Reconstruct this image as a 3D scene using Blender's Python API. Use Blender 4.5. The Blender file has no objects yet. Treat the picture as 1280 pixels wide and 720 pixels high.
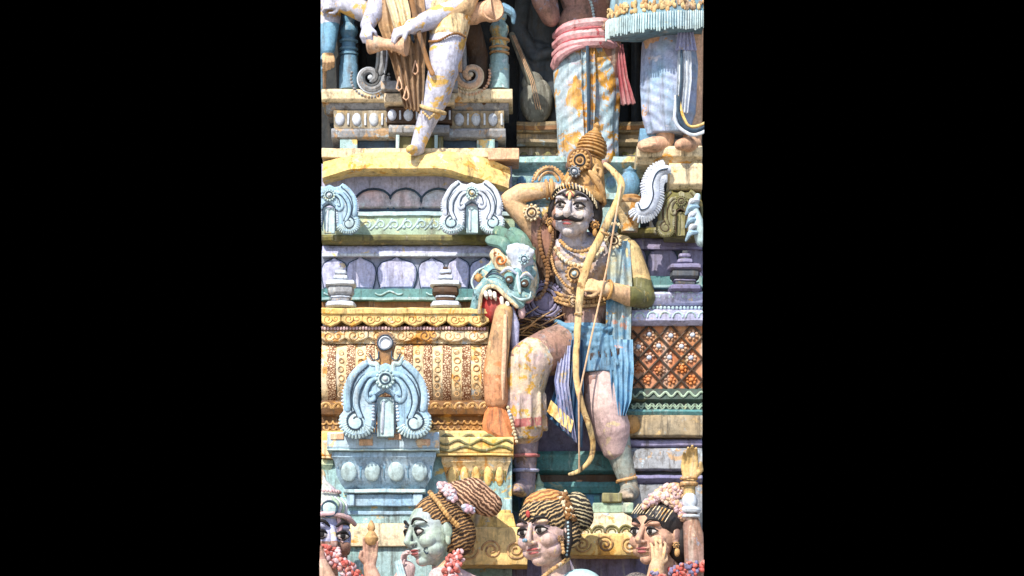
import bpy, bmesh, math, random
from mathutils import Vector, Matrix, noise, Euler
random.seed(7)
PI = math.pi
R = math.radians
scene = bpy.context.scene
col = scene.collection

# ------------------------------------------------------------------ frame of reference
D = 20.0            # metres from the lens to the wall plane
CZ = 1.7            # eye height of the photographer
ZC = 5.3            # height on the tower of the middle of the picture
PXM = 200.0         # design units per metre at the wall plane

def sc(dp):         # metres per design unit for a piece standing dp units in front of the wall
    return (D - dp / PXM) / D / PXM

def W(u, v, dp, d=0.0):
    s = sc(dp)
    return Vector(((u - 640) * s, -dp / PXM - d * s, CZ + (ZC - CZ + (360 - v) / PXM) * (D - dp / PXM) / D))

# ------------------------------------------------------------------ object helpers
def tag(o, label=None, cat=None, group=None, kind=None):
    if label: o['label'] = label
    if cat: o['category'] = cat
    if group: o['group'] = group
    if kind: o['kind'] = kind
    return o

def thing(name, label, cat, u, v, dp, group=None):
    o = bpy.data.objects.new(name, None)
    o.empty_display_size = 0.05
    col.objects.link(o)
    o.location = W(u, v, dp)
    return tag(o, label, cat, group)

def rootloc(p):
    loc = Vector((0, 0, 0))
    while p is not None:
        loc = loc + p.location
        p = p.parent
    return loc

def vec(p): return Vector((p[0], p[1], p[2] if len(p) > 2 else 0.0))

class MB:
    """collects shapes in (u right, v down, d towards the viewer) design units, at a depth dp"""
    def __init__(s, dp=0.0):
        s.dp = dp; s.v = []; s.f = []; s.m = []; s.mi = 0
    def mat(s, i): s.mi = i; return s
    def add(s, verts, faces):
        o = len(s.v)
        s.v.extend([Vector(p) for p in verts])
        for f in faces:
            s.f.append([i + o for i in f]); s.m.append(s.mi)
    # -- solids
    def box(s, u0, u1, v0, v1, d0, d1, seg=0):
        s.prof(u0, u1, [(v0, d0), (v0, d1), (v1, d1), (v1, d0)], seg)
    def prof(s, u0, u1, pts, seg=0, ins=None):
        """profile in (v,d) swept along u; ins = inset of the ends for each point, so that mouldings return"""
        n = len(pts); k = seg or max(1, int(abs(u1 - u0) / 7))
        vs = []
        for i in range(k + 1):
            t = i / k
            for j, (v, d) in enumerate(pts):
                a = ins[j] if ins else 0
                vs.append((u0 + a + (u1 - u0 - 2 * a) * t, v, d))
        fs = []
        for i in range(k):
            for j in range(n):
                a = i * n + j; b = i * n + (j + 1) % n
                fs.append((a, b, b + n, a + n))
        fs.append(tuple(range(n - 1, -1, -1))); fs.append(tuple(range(k * n, k * n + n)))
        s.add(vs, fs)
    def tube(s, pts, r, n=8, closed=False, flat=1.0):
        pts = [vec(p) for p in pts]; m = len(pts)
        if m < 2: return
        rr = r if isinstance(r, (list, tuple)) else [r] * m
        vs = []; fs = []
        prev = None; rings = []
        for i, p in enumerate(pts):
            if closed: t = pts[(i + 1) % m] - pts[i - 1]
            else: t = pts[min(i + 1, m - 1)] - pts[max(i - 1, 0)]
            if t.length < 1e-6: t = Vector((0, 1, 0))
            t.normalize()
            a = Vector((0, 0, 1)) - t * t.z
            if a.length < 0.2: a = prev if prev is not None else Vector((1, 0, 0)) - t * t.x
            a.normalize(); prev = a
            b = t.cross(a); rings.append((p, t, a, b, rr[i]))
        out = []
        if not closed:
            p, t, a, b, q = rings[0]
            out.append((p - t * q * 0.7, a, b, q * 0.55)); 
        for p, t, a, b, q in rings: out.append((p, a, b, q))
        if not closed:
            p, t, a, b, q = rings[-1]
            out.append((p + t * q * 0.7, a, b, q * 0.55))
        for p, a, b, q in out:
            for k in range(n):
                w = 2 * PI * k / n
                vs.append(p + a * (math.cos(w) * q * flat) + b * (math.sin(w) * q))
        M = len(out)
        for i in range(M if closed else M - 1):
            for k in range(n):
                a0 = i * n + k; a1 = i * n + (k + 1) % n
                j = ((i + 1) % M) * n
                fs.append((a0, a1, j + (k + 1) % n, j + k))
        if not closed:
            fs.append(tuple(range(n - 1, -1, -1))); fs.append(tuple(range((M - 1) * n, M * n)))
        s.add(vs, fs)
    def cap(s, p0, r0, p1, r1, n=20):
        p0 = vec(p0); p1 = vec(p1); t = p1 - p0; L = t.length
        if L < 1e-6: t = Vector((0, 1, 0))
        t.normalize()
        a = t.orthogonal().normalized(); b = t.cross(a)
        vs = []; fs = []; rings = []
        for k in (-90, -60, -30, 0): rings.append((p0 + t * r0 * math.sin(R(k)), max(r0 * math.cos(R(k)), r0 * .02)))
        for k in (0, 30, 60, 90): rings.append((p1 + t * r1 * math.sin(R(k)), max(r1 * math.cos(R(k)), r1 * .02)))
        for p, q in rings:
            for k in range(n):
                w = 2 * PI * k / n; vs.append(p + a * (math.cos(w) * q) + b * (math.sin(w) * q))
        for i in range(len(rings) - 1):
            for k in range(n):
                fs.append((i * n + k, i * n + (k + 1) % n, (i + 1) * n + (k + 1) % n, (i + 1) * n + k))
        fs.append(tuple(range(n - 1, -1, -1))); fs.append(tuple(range((len(rings) - 1) * n, len(rings) * n)))
        s.add(vs, fs)
    def limb(s, pts, rr):
        for i in range(len(pts) - 1): s.cap(pts[i], rr[i], pts[i + 1], rr[i + 1])
    def ell(s, c, r, rot=0.0, M=None, n=16, k=10):
        """ellipsoid, radii r=(ru,rv,rd); rot = in-plane turn in degrees"""
        c = vec(c)
        if not isinstance(r, (list, tuple)): r = (r, r, r)
        Rm = M or Matrix.Rotation(R(rot), 3, 'Z')
        vs = []; fs = []
        for i in range(k + 1):
            th = PI * i / k
            for j in range(n):
                ph = 2 * PI * j / n
                sn = max(math.sin(th), 0.01)
                p = Vector((r[0] * sn * math.cos(ph), r[1] * math.cos(th), r[2] * sn * math.sin(ph)))
                vs.append(c + Rm @ p)
        for i in range(k):
            for j in range(n):
                fs.append((i * n + j, i * n + (j + 1) % n, (i + 1) * n + (j + 1) % n, (i + 1) * n + j))
        fs.append(tuple(range(n - 1, -1, -1))); fs.append(tuple(range(k * n, k * n + n)))
        s.add(vs, fs)
    def lathe(s, c, prof, axis=(0, -1, 0), n=20, sq=0.0, flat=1.0):
        """prof = [(radius, height along axis)]"""
        c = vec(c); t = Vector(axis).normalized()
        a = Vector((0, 0, 1)) - t * t.z
        if a.length < .1: a = Vector((1, 0, 0)) - t * t.x
        a.normalize(); b = t.cross(a)
        vs = []; fs = []
        for r, h in prof:
            r = max(r, 0.05)
            for k in range(n):
                w = 2 * PI * (k + .5) / n
                cw, sw = math.cos(w), math.sin(w)
                q = r
                if sq: q = r / max(abs(cw), abs(sw)) * sq + r * (1 - sq)
                vs.append(c + t * h + a * (cw * q * flat) + b * (sw * q))
        m = len(prof)
        for i in range(m - 1):
            for k in range(n):
                fs.append((i * n + k, i * n + (k + 1) % n, (i + 1) * n + (k + 1) % n, (i + 1) * n + k))
        fs.append(tuple(range(n - 1, -1, -1))); fs.append(tuple(range((m - 1) * n, m * n)))
        s.add(vs, fs)
    def disc(s, c, r, h, n=20):
        s.lathe(c, [(r, -h), (r, h * .5), (r * .85, h)], axis=(0, 0, 1), n=n)
    def poly(s, pts, d0, d1, bev=1.5):
        """flat outline in (u,v), thickness d0..d1, softened front edge"""
        n = len(pts)
        A = sum(pts[i][0] * pts[(i + 1) % n][1] - pts[(i + 1) % n][0] * pts[i][1] for i in range(n))
        sg = 1 if A > 0 else -1
        ins = []
        for i in range(n):
            p0 = Vector(pts[i - 1]); p1 = Vector(pts[i]); p2 = Vector(pts[(i + 1) % n])
            e = (p1 - p0).normalized() + (p2 - p1).normalized()
            if e.length < 1e-5: e = p2 - p1
            e.normalize(); nr = Vector((-e.y, e.x)) * sg
            ins.append(p1 + nr * bev)
        vs = [(p[0], p[1], d0) for p in pts] + [(p[0], p[1], d1 - bev) for p in pts] + [(p.x, p.y, d1) for p in ins]
        fs = []
        for L in (0, 1):
            for i in range(n):
                a = L * n + i; b = L * n + (i + 1) % n
                fs.append((a, b, b + n, a + n))
        fs.append(tuple(range(n - 1, -1, -1))); fs.append(tuple(range(2 * n, 3 * n)))
        s.add(vs, fs)
    def loft(s, rings, folds=0, amp=0.0, n=48, ph=0.0, thick=None):
        """rings = [(cu,cv,cd,ru,rd[,tilt])] stacked down v"""
        vs = []; fs = []; m = len(rings)
        for i, g in enumerate(rings):
            cu, cv, cd, ru, rd = g[:5]; tl = g[5] if len(g) > 5 else 0
            t = i / max(1, m - 1)
            for k in range(n):
                w = 2 * PI * k / n
                q = 1 + (amp * t * math.sin(folds * w + ph + 1.3 * t) if folds else 0)
                vs.append((cu + ru * math.cos(w) * q, cv + tl * math.cos(w), cd + rd * math.sin(w) * q))
        for i in range(m - 1):
            for k in range(n):
                fs.append((i * n + k, i * n + (k + 1) % n, (i + 1) * n + (k + 1) % n, (i + 1) * n + k))
        fs.append(tuple(range(n - 1, -1, -1))); fs.append(tuple(range((m - 1) * n, m * n)))
        s.add(vs, fs)
    def drape(s, left, right, folds, amp, th=2.0, n=None):
        """cloth between two side polylines (u,v,d), pleated across"""
        n = n or folds * 8; m = len(left); vs = []; fs = []
        for lay in (0, 1):
            for i in range(m):
                a = vec(left[i]); b = vec(right[i])
                for k in range(n + 1):
                    t = k / n
                    p = a.lerp(b, t)
                    p.z += amp * math.cos(2 * PI * folds * t) * (0.4 + 0.6 * i / max(1, m - 1)) - (th if lay else 0)
                    vs.append(p)
        q = m * (n + 1)
        for i in range(m - 1):
            for k in range(n):
                a = i * (n + 1) + k
                fs.append((a, a + 1, a + n + 2, a + n + 1)); fs.append((q + a, q + a + n + 1, q + a + n + 2, q + a + 1))
        for k in range(n):
            for i, fl in ((0, 1), (m - 1, 0)):
                a = i * (n + 1) + k; fs.append((a, q + a, q + a + 1, a + 1) if fl else (a, a + 1, q + a + 1, q + a))
        for i in range(m - 1):
            for k in (0, n):
                a = i * (n + 1) + k; b = a + n + 1
                fs.append((a, b, q + b, q + a) if k == 0 else (a, q + a, q + b, b))
        s.add(vs, fs)
    def beads(s, pts, r, gap=1.9, n=7):
        pts = [vec(p) for p in pts]
        carry = 0.0
        for i in range(len(pts) - 1):
            a, b = pts[i], pts[i + 1]; L = (b - a).length; t = carry
            while t < L:
                s.ell(a.lerp(b, t / L), r, n=n, k=5); t += r * gap
            carry = t - L
    def rosette(s, c, r, h=4.0, k=12, m0=0, m1=0, m2=0):
        c = vec(c)
        s.mat(m0); s.lathe(c, [(r * .8, -h), (r * .8, h * .3), (r * .7, h * .6)], axis=(0, 0, 1), n=24)
        for i in range(k):
            w = 2 * PI * i / k
            s.ell(c + Vector((math.cos(w) * r * .85, math.sin(w) * r * .85, h * .25)), (r * .17, r * .17, h * .6), n=8, k=6)
        s.mat(m1); s.tube(circle(c + Vector((0, 0, h * .7)), r * .5), r * .1, n=6, closed=True)
        s.mat(m2); s.ell(c + Vector((0, 0, h * .5)), (r * .28, r * .28, h * .7), n=12, k=8)
        s.mat(0)
    # -- output
    def build(s, name, mats, parent=None, wob=0.5, bev=0.0, remesh=None, smooth=3, cut=None, ang=38, region=None):
        me = bpy.data.meshes.new(name)
        loc = rootloc(parent)
        lo = min(p.x for p in s.v) < 401.5; hi = max(p.x for p in s.v) > 878.5
        if lo or hi: cut = ((403 if s.dp > 180 else 402) if lo else None, 878 if hi else None)
        else: cut = None
        k = sc(s.dp)
        vs = []
        for p in s.v:
            q = Vector((p.x, p.y, p.z))
            if wob:
                f = Vector((p.x * .045, p.y * .045, p.z * .045 + s.dp * .01))
                q += noise.noise_vector(f) * wob * 1.6 + noise.noise_vector(f * 4.1) * wob * .8
            vs.append(W(q.x, q.y, s.dp, q.z))
        org = loc if parent else (W(*_mean(s.v), s.dp) if s.v else loc)
        me.from_pydata([p - org for p in vs], [], s.f)
        if not isinstance(mats, (list, tuple)): mats = [mats]
        for m in mats: me.materials.append(m)
        me.polygons.foreach_set('material_index', s.m)
        if remesh:
            tmp = bpy.data.objects.new('tmp', me); col.objects.link(tmp)
            md = tmp.modifiers.new('r', 'REMESH'); md.mode = 'VOXEL'; md.voxel_size = remesh * k
            if smooth:
                ms = tmp.modifiers.new('s', 'SMOOTH'); ms.factor = .5; ms.iterations = smooth
            dg = bpy.context.evaluated_depsgraph_get()
            m2 = bpy.data.meshes.new_from_object(tmp.evaluated_get(dg))
            bpy.data.objects.remove(tmp); bpy.data.meshes.remove(me); me = m2; me.name = name
            me.materials.clear()
            for m in mats: me.materials.append(m)
            if region:
                idx = []
                for p in me.polygons:
                    q = p.center + org
                    idx.append(region((q.x / k + 640), 360 - PXM * ((q.z - CZ) * D / (D - s.dp / PXM) - (ZC - CZ)), (-s.dp / PXM - q.y) / k))
                me.polygons.foreach_set('material_index', idx)
        if cut or not remesh:
            bm = bmesh.new(); bm.from_mesh(me)
            if not remesh: bmesh.ops.recalc_face_normals(bm, faces=bm.faces)
            if cut:
                for u, sgn in ((cut[0], -1), (cut[1], 1)):
                    if u is None: continue
                    x = (u - 640) * k - org.x
                    g = bm.verts[:] + bm.edges[:] + bm.faces[:]
                    r_ = bmesh.ops.bisect_plane(bm, geom=g, plane_co=(x, 0, 0), plane_no=(sgn, 0, 0), clear_outer=True)
                    eds = [e for e in bm.edges if e.is_boundary]
                    if eds: bmesh.ops.holes_fill(bm, edges=eds, sides=0)
            bm.to_mesh(me); bm.free()
        me.polygons.foreach_set('use_smooth', [True] * len(me.polygons))
        if not remesh: me.set_sharp_from_angle(angle=R(ang))
        o = bpy.data.objects.new(name, me); col.objects.link(o)
        if parent: o.parent = parent
        else: o.location = org
        if bev:
            b = o.modifiers.new('b', 'BEVEL'); b.width = bev * k; b.segments = 2; b.limit_method = 'ANGLE'; b.angle_limit = R(35)
        return o

def _mean(v):
    x0 = min(p.x for p in v); x1 = max(p.x for p in v); y1 = max(p.y for p in v)
    return ((x0 + x1) / 2, y1)

def circle(c, r, n=24, a0=0, a1=360, d=0):
    c = vec(c); full = abs(a1 - a0) >= 359.9
    m = n if full else n + 1
    return [Vector((c.x + r * math.cos(R(a0 + (a1 - a0) * i / n)), c.y + r * math.sin(R(a0 + (a1 - a0) * i / n)), c.z + d)) for i in range(m)]

def spiral(c, r0, r1, a0, a1, n=28, d=0.0):
    c = vec(c); out = []
    for i in range(n + 1):
        t = i / n; r = r0 + (r1 - r0) * t; a = R(a0 + (a1 - a0) * t)
        out.append(Vector((c.x + r * math.cos(a), c.y + r * math.sin(a), c.z + d)))
    return out

def curve(pts, k=8):
    """Catmull-Rom through the points"""
    P = [vec(p) for p in pts]; P = [P[0] * 2 - P[1]] + P + [P[-1] * 2 - P[-2]]
    out = []
    for i in range(1, len(P) - 2):
        for j in range(k):
            t = j / k
            a, b, c, d = P[i - 1], P[i], P[i + 1], P[i + 2]
            out.append(0.5 * ((2 * b) + (c - a) * t + (2 * a - 5 * b + 4 * c - d) * t * t + (3 * b - a - 3 * c + d) * t ** 3))
    out.append(P[-2]); return out

def resample(pts, step):
    out = [vec(pts[0])]; acc = 0.0
    for a, b in zip(pts, pts[1:]):
        a = vec(a); b = vec(b); L = (b - a).length; t = step - acc
        while t <= L: out.append(a.lerp(b, t / L)); t += step
        acc = (acc + L) % step
    out.append(vec(pts[-1])); return out

def lerpr(rr, n):
    """radii list resampled to n entries"""
    out = []
    for i in range(n):
        t = i / (n - 1) * (len(rr) - 1); k = min(int(t), len(rr) - 2); out.append(rr[k] + (rr[k + 1] - rr[k]) * (t - k))
    return out

def ctube(mb, pts, rr, n=8, k=8, flat=1.0):
    c = curve(pts, k); mb.tube(c, lerpr(rr, len(c)) if isinstance(rr, (list, tuple)) else rr, n=n, flat=flat)

# ------------------------------------------------------------------ materials
def lin(c):
    out = []
    for x in c[:3]:
        x /= 255.0; out.append(x / 12.92 if x <= .04045 else ((x + .055) / 1.055) ** 2.4)
    return out

ALB = 0.80
def paint(name, base, alt=None, peel=None, amount=.42, grime=.35, rough=.72, scale=5.0, bump=.35, k=ALB, peel2=None):
    """old limewash / enamel paint on plaster: drifting hue, peeled patches, rain streaks, pitting"""
    m = bpy.data.materials.new(name); m.use_nodes = True
    nt = m.node_tree; N = nt.nodes; L = nt.links; N.clear()
    out = N.new('ShaderNodeOutputMaterial'); bs = N.new('ShaderNodeBsdfPrincipled')
    L.new(bs.outputs[0], out.inputs[0]); bs.inputs['Roughness'].default_value = rough
    bs.inputs['Specular IOR Level'].default_value = .3
    tc = N.new('ShaderNodeTexCoord'); 
    info = N.new('ShaderNodeObjectInfo')
    off = N.new('ShaderNodeVectorMath'); off.operation = 'SCALE'; off.inputs['Scale'].default_value = 1.0
    comb = N.new('ShaderNodeCombineXYZ')
    mul = N.new('ShaderNodeMath'); mul.operation = 'MULTIPLY'; mul.inputs[1].default_value = 17.0
    L.new(info.outputs['Random'], mul.inputs[0])
    for i in range(3): L.new(mul.outputs[0], comb.inputs[i])
    addv = N.new('ShaderNodeVectorMath'); addv.operation = 'ADD'
    L.new(tc.outputs['Object'], addv.inputs[0]); L.new(comb.outputs[0], addv.inputs[1])
    P = addv.outputs[0]
    def noi(s, det=5, ro=.6, vecin=P, dist=0.0):
        n = N.new('ShaderNodeTexNoise'); n.inputs['Scale'].default_value = s; n.inputs['Detail'].default_value = det
        n.inputs['Roughness'].default_value = ro; n.inputs['Distortion'].default_value = dist; L.new(vecin, n.inputs['Vector']); return n.outputs['Fac']
    def rng(x, a, b, lo=0., hi=1.):
        r = N.new('ShaderNodeMapRange'); r.inputs[1].default_value = a; r.inputs[2].default_value = b
        r.inputs[3].default_value = lo; r.inputs[4].default_value = hi; L.new(x, r.inputs[0]); return r.outputs[0]
    def mix(a, b, f, mode='MIX'):
        x = N.new('ShaderNodeMix'); x.data_type = 'RGBA'; x.blend_type = mode
        if isinstance(f, (int, float)): x.inputs[0].default_value = f
        else: L.new(f, x.inputs[0])
        for sock, c in ((6, a), (7, b)):
            if isinstance(c, (list, tuple)): x.inputs[sock].default_value = (*c, 1)
            else: L.new(c, x.inputs[sock])
        return x.outputs[2]
    cv = [x * k for x in lin(base)]
    c = cv
    if alt: c = mix(cv, [x * k for x in lin(alt)], rng(noi(scale * .8, 4, .6), .38, .66))
    if peel:
        c = mix(c, [x * k for x in lin(peel)], rng(noi(scale * 1.5, 8, .68, dist=.6), 1 - amount, 1 - amount + .035))
    if peel2:
        c = mix(c, [x * k for x in lin(peel2)], rng(noi(scale * 2.3, 7, .7, dist=.3), .60, .64))
    # fine mottling
    lum = sum(lin(base)) / 3
    fade = rng(noi(scale * .45, 3, .5), .4, .75, 0, .16 if lum > .12 else .01)
    c = mix(c, [.62 * k / .8, .60 * k / .8, .57 * k / .8], fade)
    v = noi(20 + (sum(map(ord, name)) * 7) % 40, 8, .75); hs = N.new('ShaderNodeHueSaturation'); L.new(rng(v, .28, .72, .60, 1.34), hs.inputs['Value']); hs.inputs['Saturation'].default_value = 1.06
    if isinstance(c, list): hs.inputs['Color'].default_value = (*c, 1)
    else: L.new(c, hs.inputs['Color'])
    c = hs.outputs[0]
    if grime:
        st = N.new('ShaderNodeMapping'); st.inputs['Scale'].default_value = (1, 1, .09); L.new(P, st.inputs[0])
        g = rng(noi(22, 7, .74, st.outputs[0]), .52, .65, 0, min(.85, grime * 1.9))
        c = mix(c, [.05, .042, .035], g)
        g3 = rng(noi(13, 6, .7, st.outputs[0]), .58, .68, 0, grime * (1.2 if lum > .12 else .15))
        c = mix(c, [.55, .54, .50], g3)
        g2 = rng(noi(11, 10, .8), .53, .67, 0, min(.85, grime * 1.9))
        c = mix(c, [.07, .055, .04], g2)
    L.new(c, bs.inputs['Base Color'])
    L.new(rng(noi(7, 5, .65), .35, .65, rough - .26, rough + .16), bs.inputs['Roughness'])
    if bump:
        b = N.new('ShaderNodeBump'); b.inputs['Strength'].default_value = bump; b.inputs['Distance'].default_value = .006
        h = N.new('ShaderNodeMath'); h.operation = 'ADD'; L.new(noi(60, 6, .7), h.inputs[0]); L.new(noi(16, 4, .6), h.inputs[1])
        L.new(h.outputs[0], b.inputs['Height']); L.new(b.outputs[0], bs.inputs['Normal'])
    return m

def lace(name, dark, light, scale=70, k=ALB):
    """pitted lacework: light cells in a dark web"""
    m = paint(name, light, None, None, grime=.2, k=k)
    nt = m.node_tree; N = nt.nodes; L = nt.links
    bs = next(n for n in N if n.type == 'BSDF_PRINCIPLED'); old = bs.inputs['Base Color'].links[0].from_socket
    tc = N.new('ShaderNodeTexCoord'); vo = N.new('ShaderNodeTexVoronoi'); vo.feature = 'DISTANCE_TO_EDGE'; vo.inputs['Scale'].default_value = scale
    L.new(tc.outputs['Object'], vo.inputs['Vector'])
    r = N.new('ShaderNodeMapRange'); r.inputs[1].default_value = .08; r.inputs[2].default_value = .2; L.new(vo.outputs['Distance'], r.inputs[0])
    x = N.new('ShaderNodeMix'); x.data_type = 'RGBA'; L.new(r.outputs[0], x.inputs[0]); x.inputs[6].default_value = (*[q * k for q in lin(dark)], 1)
    L.new(old, x.inputs[7]); L.new(x.outputs[2], bs.inputs['Base Color'])
    return m

def stripes(name, base, line, scale=60, rot=0.0, dist=2.0, lo=.45, hi=.6, k=ALB):
    """brushed strands: painted lines following the combed hair"""
    m = paint(name, base, None, None, grime=.3, k=k)
    nt = m.node_tree; N = nt.nodes; L = nt.links
    bs = next(n for n in N if n.type == 'BSDF_PRINCIPLED'); old = bs.inputs['Base Color'].links[0].from_socket
    tc = N.new('ShaderNodeTexCoord'); mp = N.new('ShaderNodeMapping'); mp.inputs['Rotation'].default_value = (0, R(rot), 0); L.new(tc.outputs['Object'], mp.inputs[0])
    wv = N.new('ShaderNodeTexWave'); wv.bands_direction = 'Z'; wv.inputs['Scale'].default_value = scale; wv.inputs['Distortion'].default_value = dist
    wv.inputs['Detail'].default_value = 4; wv.inputs['Detail Scale'].default_value = .8; wv.inputs['Detail Roughness'].default_value = .65; L.new(mp.outputs[0], wv.inputs['Vector'])
    r = N.new('ShaderNodeMapRange'); r.inputs[1].default_value = lo; r.inputs[2].default_value = hi; L.new(wv.outputs['Fac'], r.inputs[0])
    x = N.new('ShaderNodeMix'); x.data_type = 'RGBA'; L.new(r.outputs[0], x.inputs[0]); x.inputs[7].default_value = (*[q * k for q in lin(line)], 1)
    L.new(old, x.inputs[6]); L.new(x.outputs[2], bs.inputs['Base Color'])
    b = N.new('ShaderNodeBump'); b.inputs['Strength'].default_value = .7; b.inputs['Distance'].default_value = .012; L.new(wv.outputs['Fac'], b.inputs['Height'])
    ob = bs.inputs['Normal'].links[0].from_node; L.new(b.outputs[0], ob.inputs['Normal'])
    return m

def folds(m, scale, rot, dist=2.5, strength=.6):
    """modelled cloth folds as relief"""
    nt = m.node_tree; N = nt.nodes; L = nt.links
    bs = next(n for n in N if n.type == 'BSDF_PRINCIPLED'); ob = bs.inputs['Normal'].links[0].from_node
    tc = N.new('ShaderNodeTexCoord'); mp = N.new('ShaderNodeMapping'); mp.inputs['Rotation'].default_value = (0, R(rot), 0); L.new(tc.outputs['Object'], mp.inputs[0])
    wv = N.new('ShaderNodeTexWave'); wv.bands_direction = 'Z'; wv.inputs['Scale'].default_value = scale; wv.inputs['Distortion'].default_value = dist
    wv.inputs['Detail'].default_value = 2; wv.inputs['Detail Scale'].default_value = .7; L.new(mp.outputs[0], wv.inputs['Vector'])
    b = N.new('ShaderNodeBump'); b.inputs['Strength'].default_value = strength; b.inputs['Distance'].default_value = .014; L.new(wv.outputs['Fac'], b.inputs['Height'])
    L.new(b.outputs[0], ob.inputs['Normal']); return m

def dark(name, c, rough=.8):
    m = bpy.data.materials.new(name); m.use_nodes = True
    b = m.node_tree.nodes['Principled BSDF']; b.inputs['Base Color'].default_value = (*c, 1); b.inputs['Roughness'].default_value = rough
    return m

OCH = (214, 160, 74)
M = {}
M['blue'] = paint('sky_blue_paint', (150, 186, 214), (176, 204, 226), (206, 196, 170), .36, .3)
M['blue2'] = paint('mid_blue_paint', (104, 150, 186), (122, 172, 204), (150, 170, 170), .36, .3)
M['line'] = paint('slate_line_paint', (62, 84, 104), (48, 62, 84), None, grime=.2)
M['white'] = paint('bluish_white_paint', (214, 224, 236), (196, 206, 230), (226, 196, 140), .36, .22)
M['cyanw'] = paint('pale_aqua_paint', (196, 222, 226), (178, 206, 220), (214, 206, 160), .38, .25)
M['lav'] = paint('lavender_paint', (192, 194, 230), (178, 186, 226), (206, 196, 206), .36, .26, peel2=(222, 200, 160))
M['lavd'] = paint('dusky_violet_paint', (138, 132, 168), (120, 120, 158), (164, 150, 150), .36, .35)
M['cream'] = paint('cream_ochre_paint', (234, 206, 156), (236, 216, 184), (222, 160, 82), .44, .42, peel2=(196, 206, 210))
M['cream2'] = paint('pale_cream_paint', (236, 220, 184), (226, 206, 176), (226, 170, 96), .42, .42, peel2=(190, 204, 214))
M['yel'] = paint('yellow_ochre_paint', (238, 204, 130), (240, 212, 156), (222, 168, 86), .42, .36, peel2=(206, 208, 196))
M['lace'] = lace('brown_lacework', (112, 66, 38), (232, 204, 170))
M['brown'] = paint('old_brown_paint', (146, 104, 62), (116, 84, 58), (196, 150, 84), .4, .45)
M['rust'] = paint('rust_panel_paint', (210, 164, 122), (190, 112, 74), (226, 196, 160), .4, .4)
M['stoneb'] = paint('brown_stone_paint', (160, 142, 112), (124, 116, 100), (200, 170, 120), .42, .45, peel2=(150, 160, 164))
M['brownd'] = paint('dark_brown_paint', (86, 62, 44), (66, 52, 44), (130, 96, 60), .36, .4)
M['olive'] = paint('olive_paint', (128, 122, 70), (104, 104, 66), (172, 150, 86), .4, .4)
M['green'] = paint('sage_green_paint', (150, 178, 156), (172, 196, 176), (206, 212, 170), .4, .3)
M['dgreen'] = paint('dark_green_paint', (70, 90, 82), (56, 76, 74), (104, 104, 78), .38, .35)
M['teal'] = paint('teal_paint', (74, 128, 134), (92, 148, 152), (150, 160, 140), .36, .35)
M['beast'] = paint('beast_teal_paint', (104, 154, 156), (160, 194, 206), (216, 206, 180), .47, .4, scale=7, peel2=(56, 92, 104))
M['tealp'] = paint('pale_teal_paint', (150, 188, 190), (164, 198, 208), (220, 190, 124), .43, .36, peel2=(206, 220, 230))
M['mauve'] = paint('mauve_grey_paint', (142, 148, 176), (128, 142, 166), None, grime=.3)
M['grey'] = paint('grey_plaster', (138, 142, 150), (154, 158, 168), (182, 150, 116), .43, .48, peel2=(176, 192, 206))
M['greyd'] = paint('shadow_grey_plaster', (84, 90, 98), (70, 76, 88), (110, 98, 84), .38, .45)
M['niche'] = paint('niche_black_paint', (44, 50, 54), (34, 40, 48), (64, 58, 48), .34, .3)  # recess shade put into a near-black base colour
M['petal'] = paint('blue_grey_petal_paint', (196, 204, 222), (222, 190, 194), (206, 210, 216), .4, .25)
M['pink'] = paint('pink_paint', (222, 190, 190), (206, 170, 190), (232, 206, 190), .4, .22)
M['peach'] = paint('peach_paint', (230, 190, 156), (220, 176, 150), (240, 214, 180), .4, .28)
M['orange'] = paint('orange_ochre_paint', (214, 126, 70), (220, 146, 90), (230, 176, 120), .38, .36)
M['skin'] = paint('brown_skin_paint', (164, 122, 100), (150, 118, 116), (206, 176, 150), .4, .36, peel2=(150, 150, 170))
M['skint'] = paint('tan_skin_paint', (226, 190, 146), (204, 168, 140), (226, 176, 92), .4, .3)
M['skinl'] = paint('lavender_skin_paint', (190, 194, 220), (204, 206, 226), (226, 186, 112), .46, .26)
M['skinw'] = paint('rosy_skin_paint', (222, 196, 194), (210, 180, 184), (232, 210, 176), .4, .24)
M['skinp'] = paint('pale_face_paint', (206, 176, 164), (190, 168, 176), (226, 196, 160), .42, .25, scale=8)
M['sking'] = paint('green_face_paint', (172, 194, 178), (158, 172, 190), (206, 210, 190), .4, .22, scale=7)
M['skinb'] = paint('sunbrown_face_paint', (210, 170, 146), (196, 156, 140), (230, 200, 170), .4, .25, scale=8)
M['facea'] = paint('weathered_face_paint', (216, 204, 202), (184, 186, 208), (226, 200, 176), .42, .3, scale=12, peel2=(126, 128, 150))
M['gold'] = paint('aged_gold_paint', (190, 146, 94), (212, 172, 118), (126, 90, 58), .43, .45, rough=.6)
M['goldp'] = paint('pale_gold_paint', (220, 194, 142), (204, 174, 122), (186, 142, 86), .4, .34, rough=.6)
M['dhoti'] = paint('dhoti_blue_paint', (166, 194, 210), (186, 196, 216), (214, 160, 80), .5, .36, scale=5, peel2=(190, 180, 196))
M['dhotiy'] = paint('dhoti_yellow_paint', (218, 200, 170), (206, 182, 186), (222, 172, 78), .46, .34, scale=9, peel2=(170, 190, 200))
M['cloth'] = paint('blue_cloth_paint', (88, 134, 170), (112, 160, 190), (150, 160, 150), .36, .35)
M['clothd'] = paint('deep_blue_cloth_paint', (54, 92, 132), (74, 112, 150), (120, 120, 110), .36, .35)
M['fadedred'] = paint('faded_red_paint', (178, 92, 92), (196, 130, 130), (210, 180, 150), .45, .35)
M['red'] = paint('red_paint', (160, 46, 46), (180, 66, 62), (120, 40, 40), .36, .3)
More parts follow.
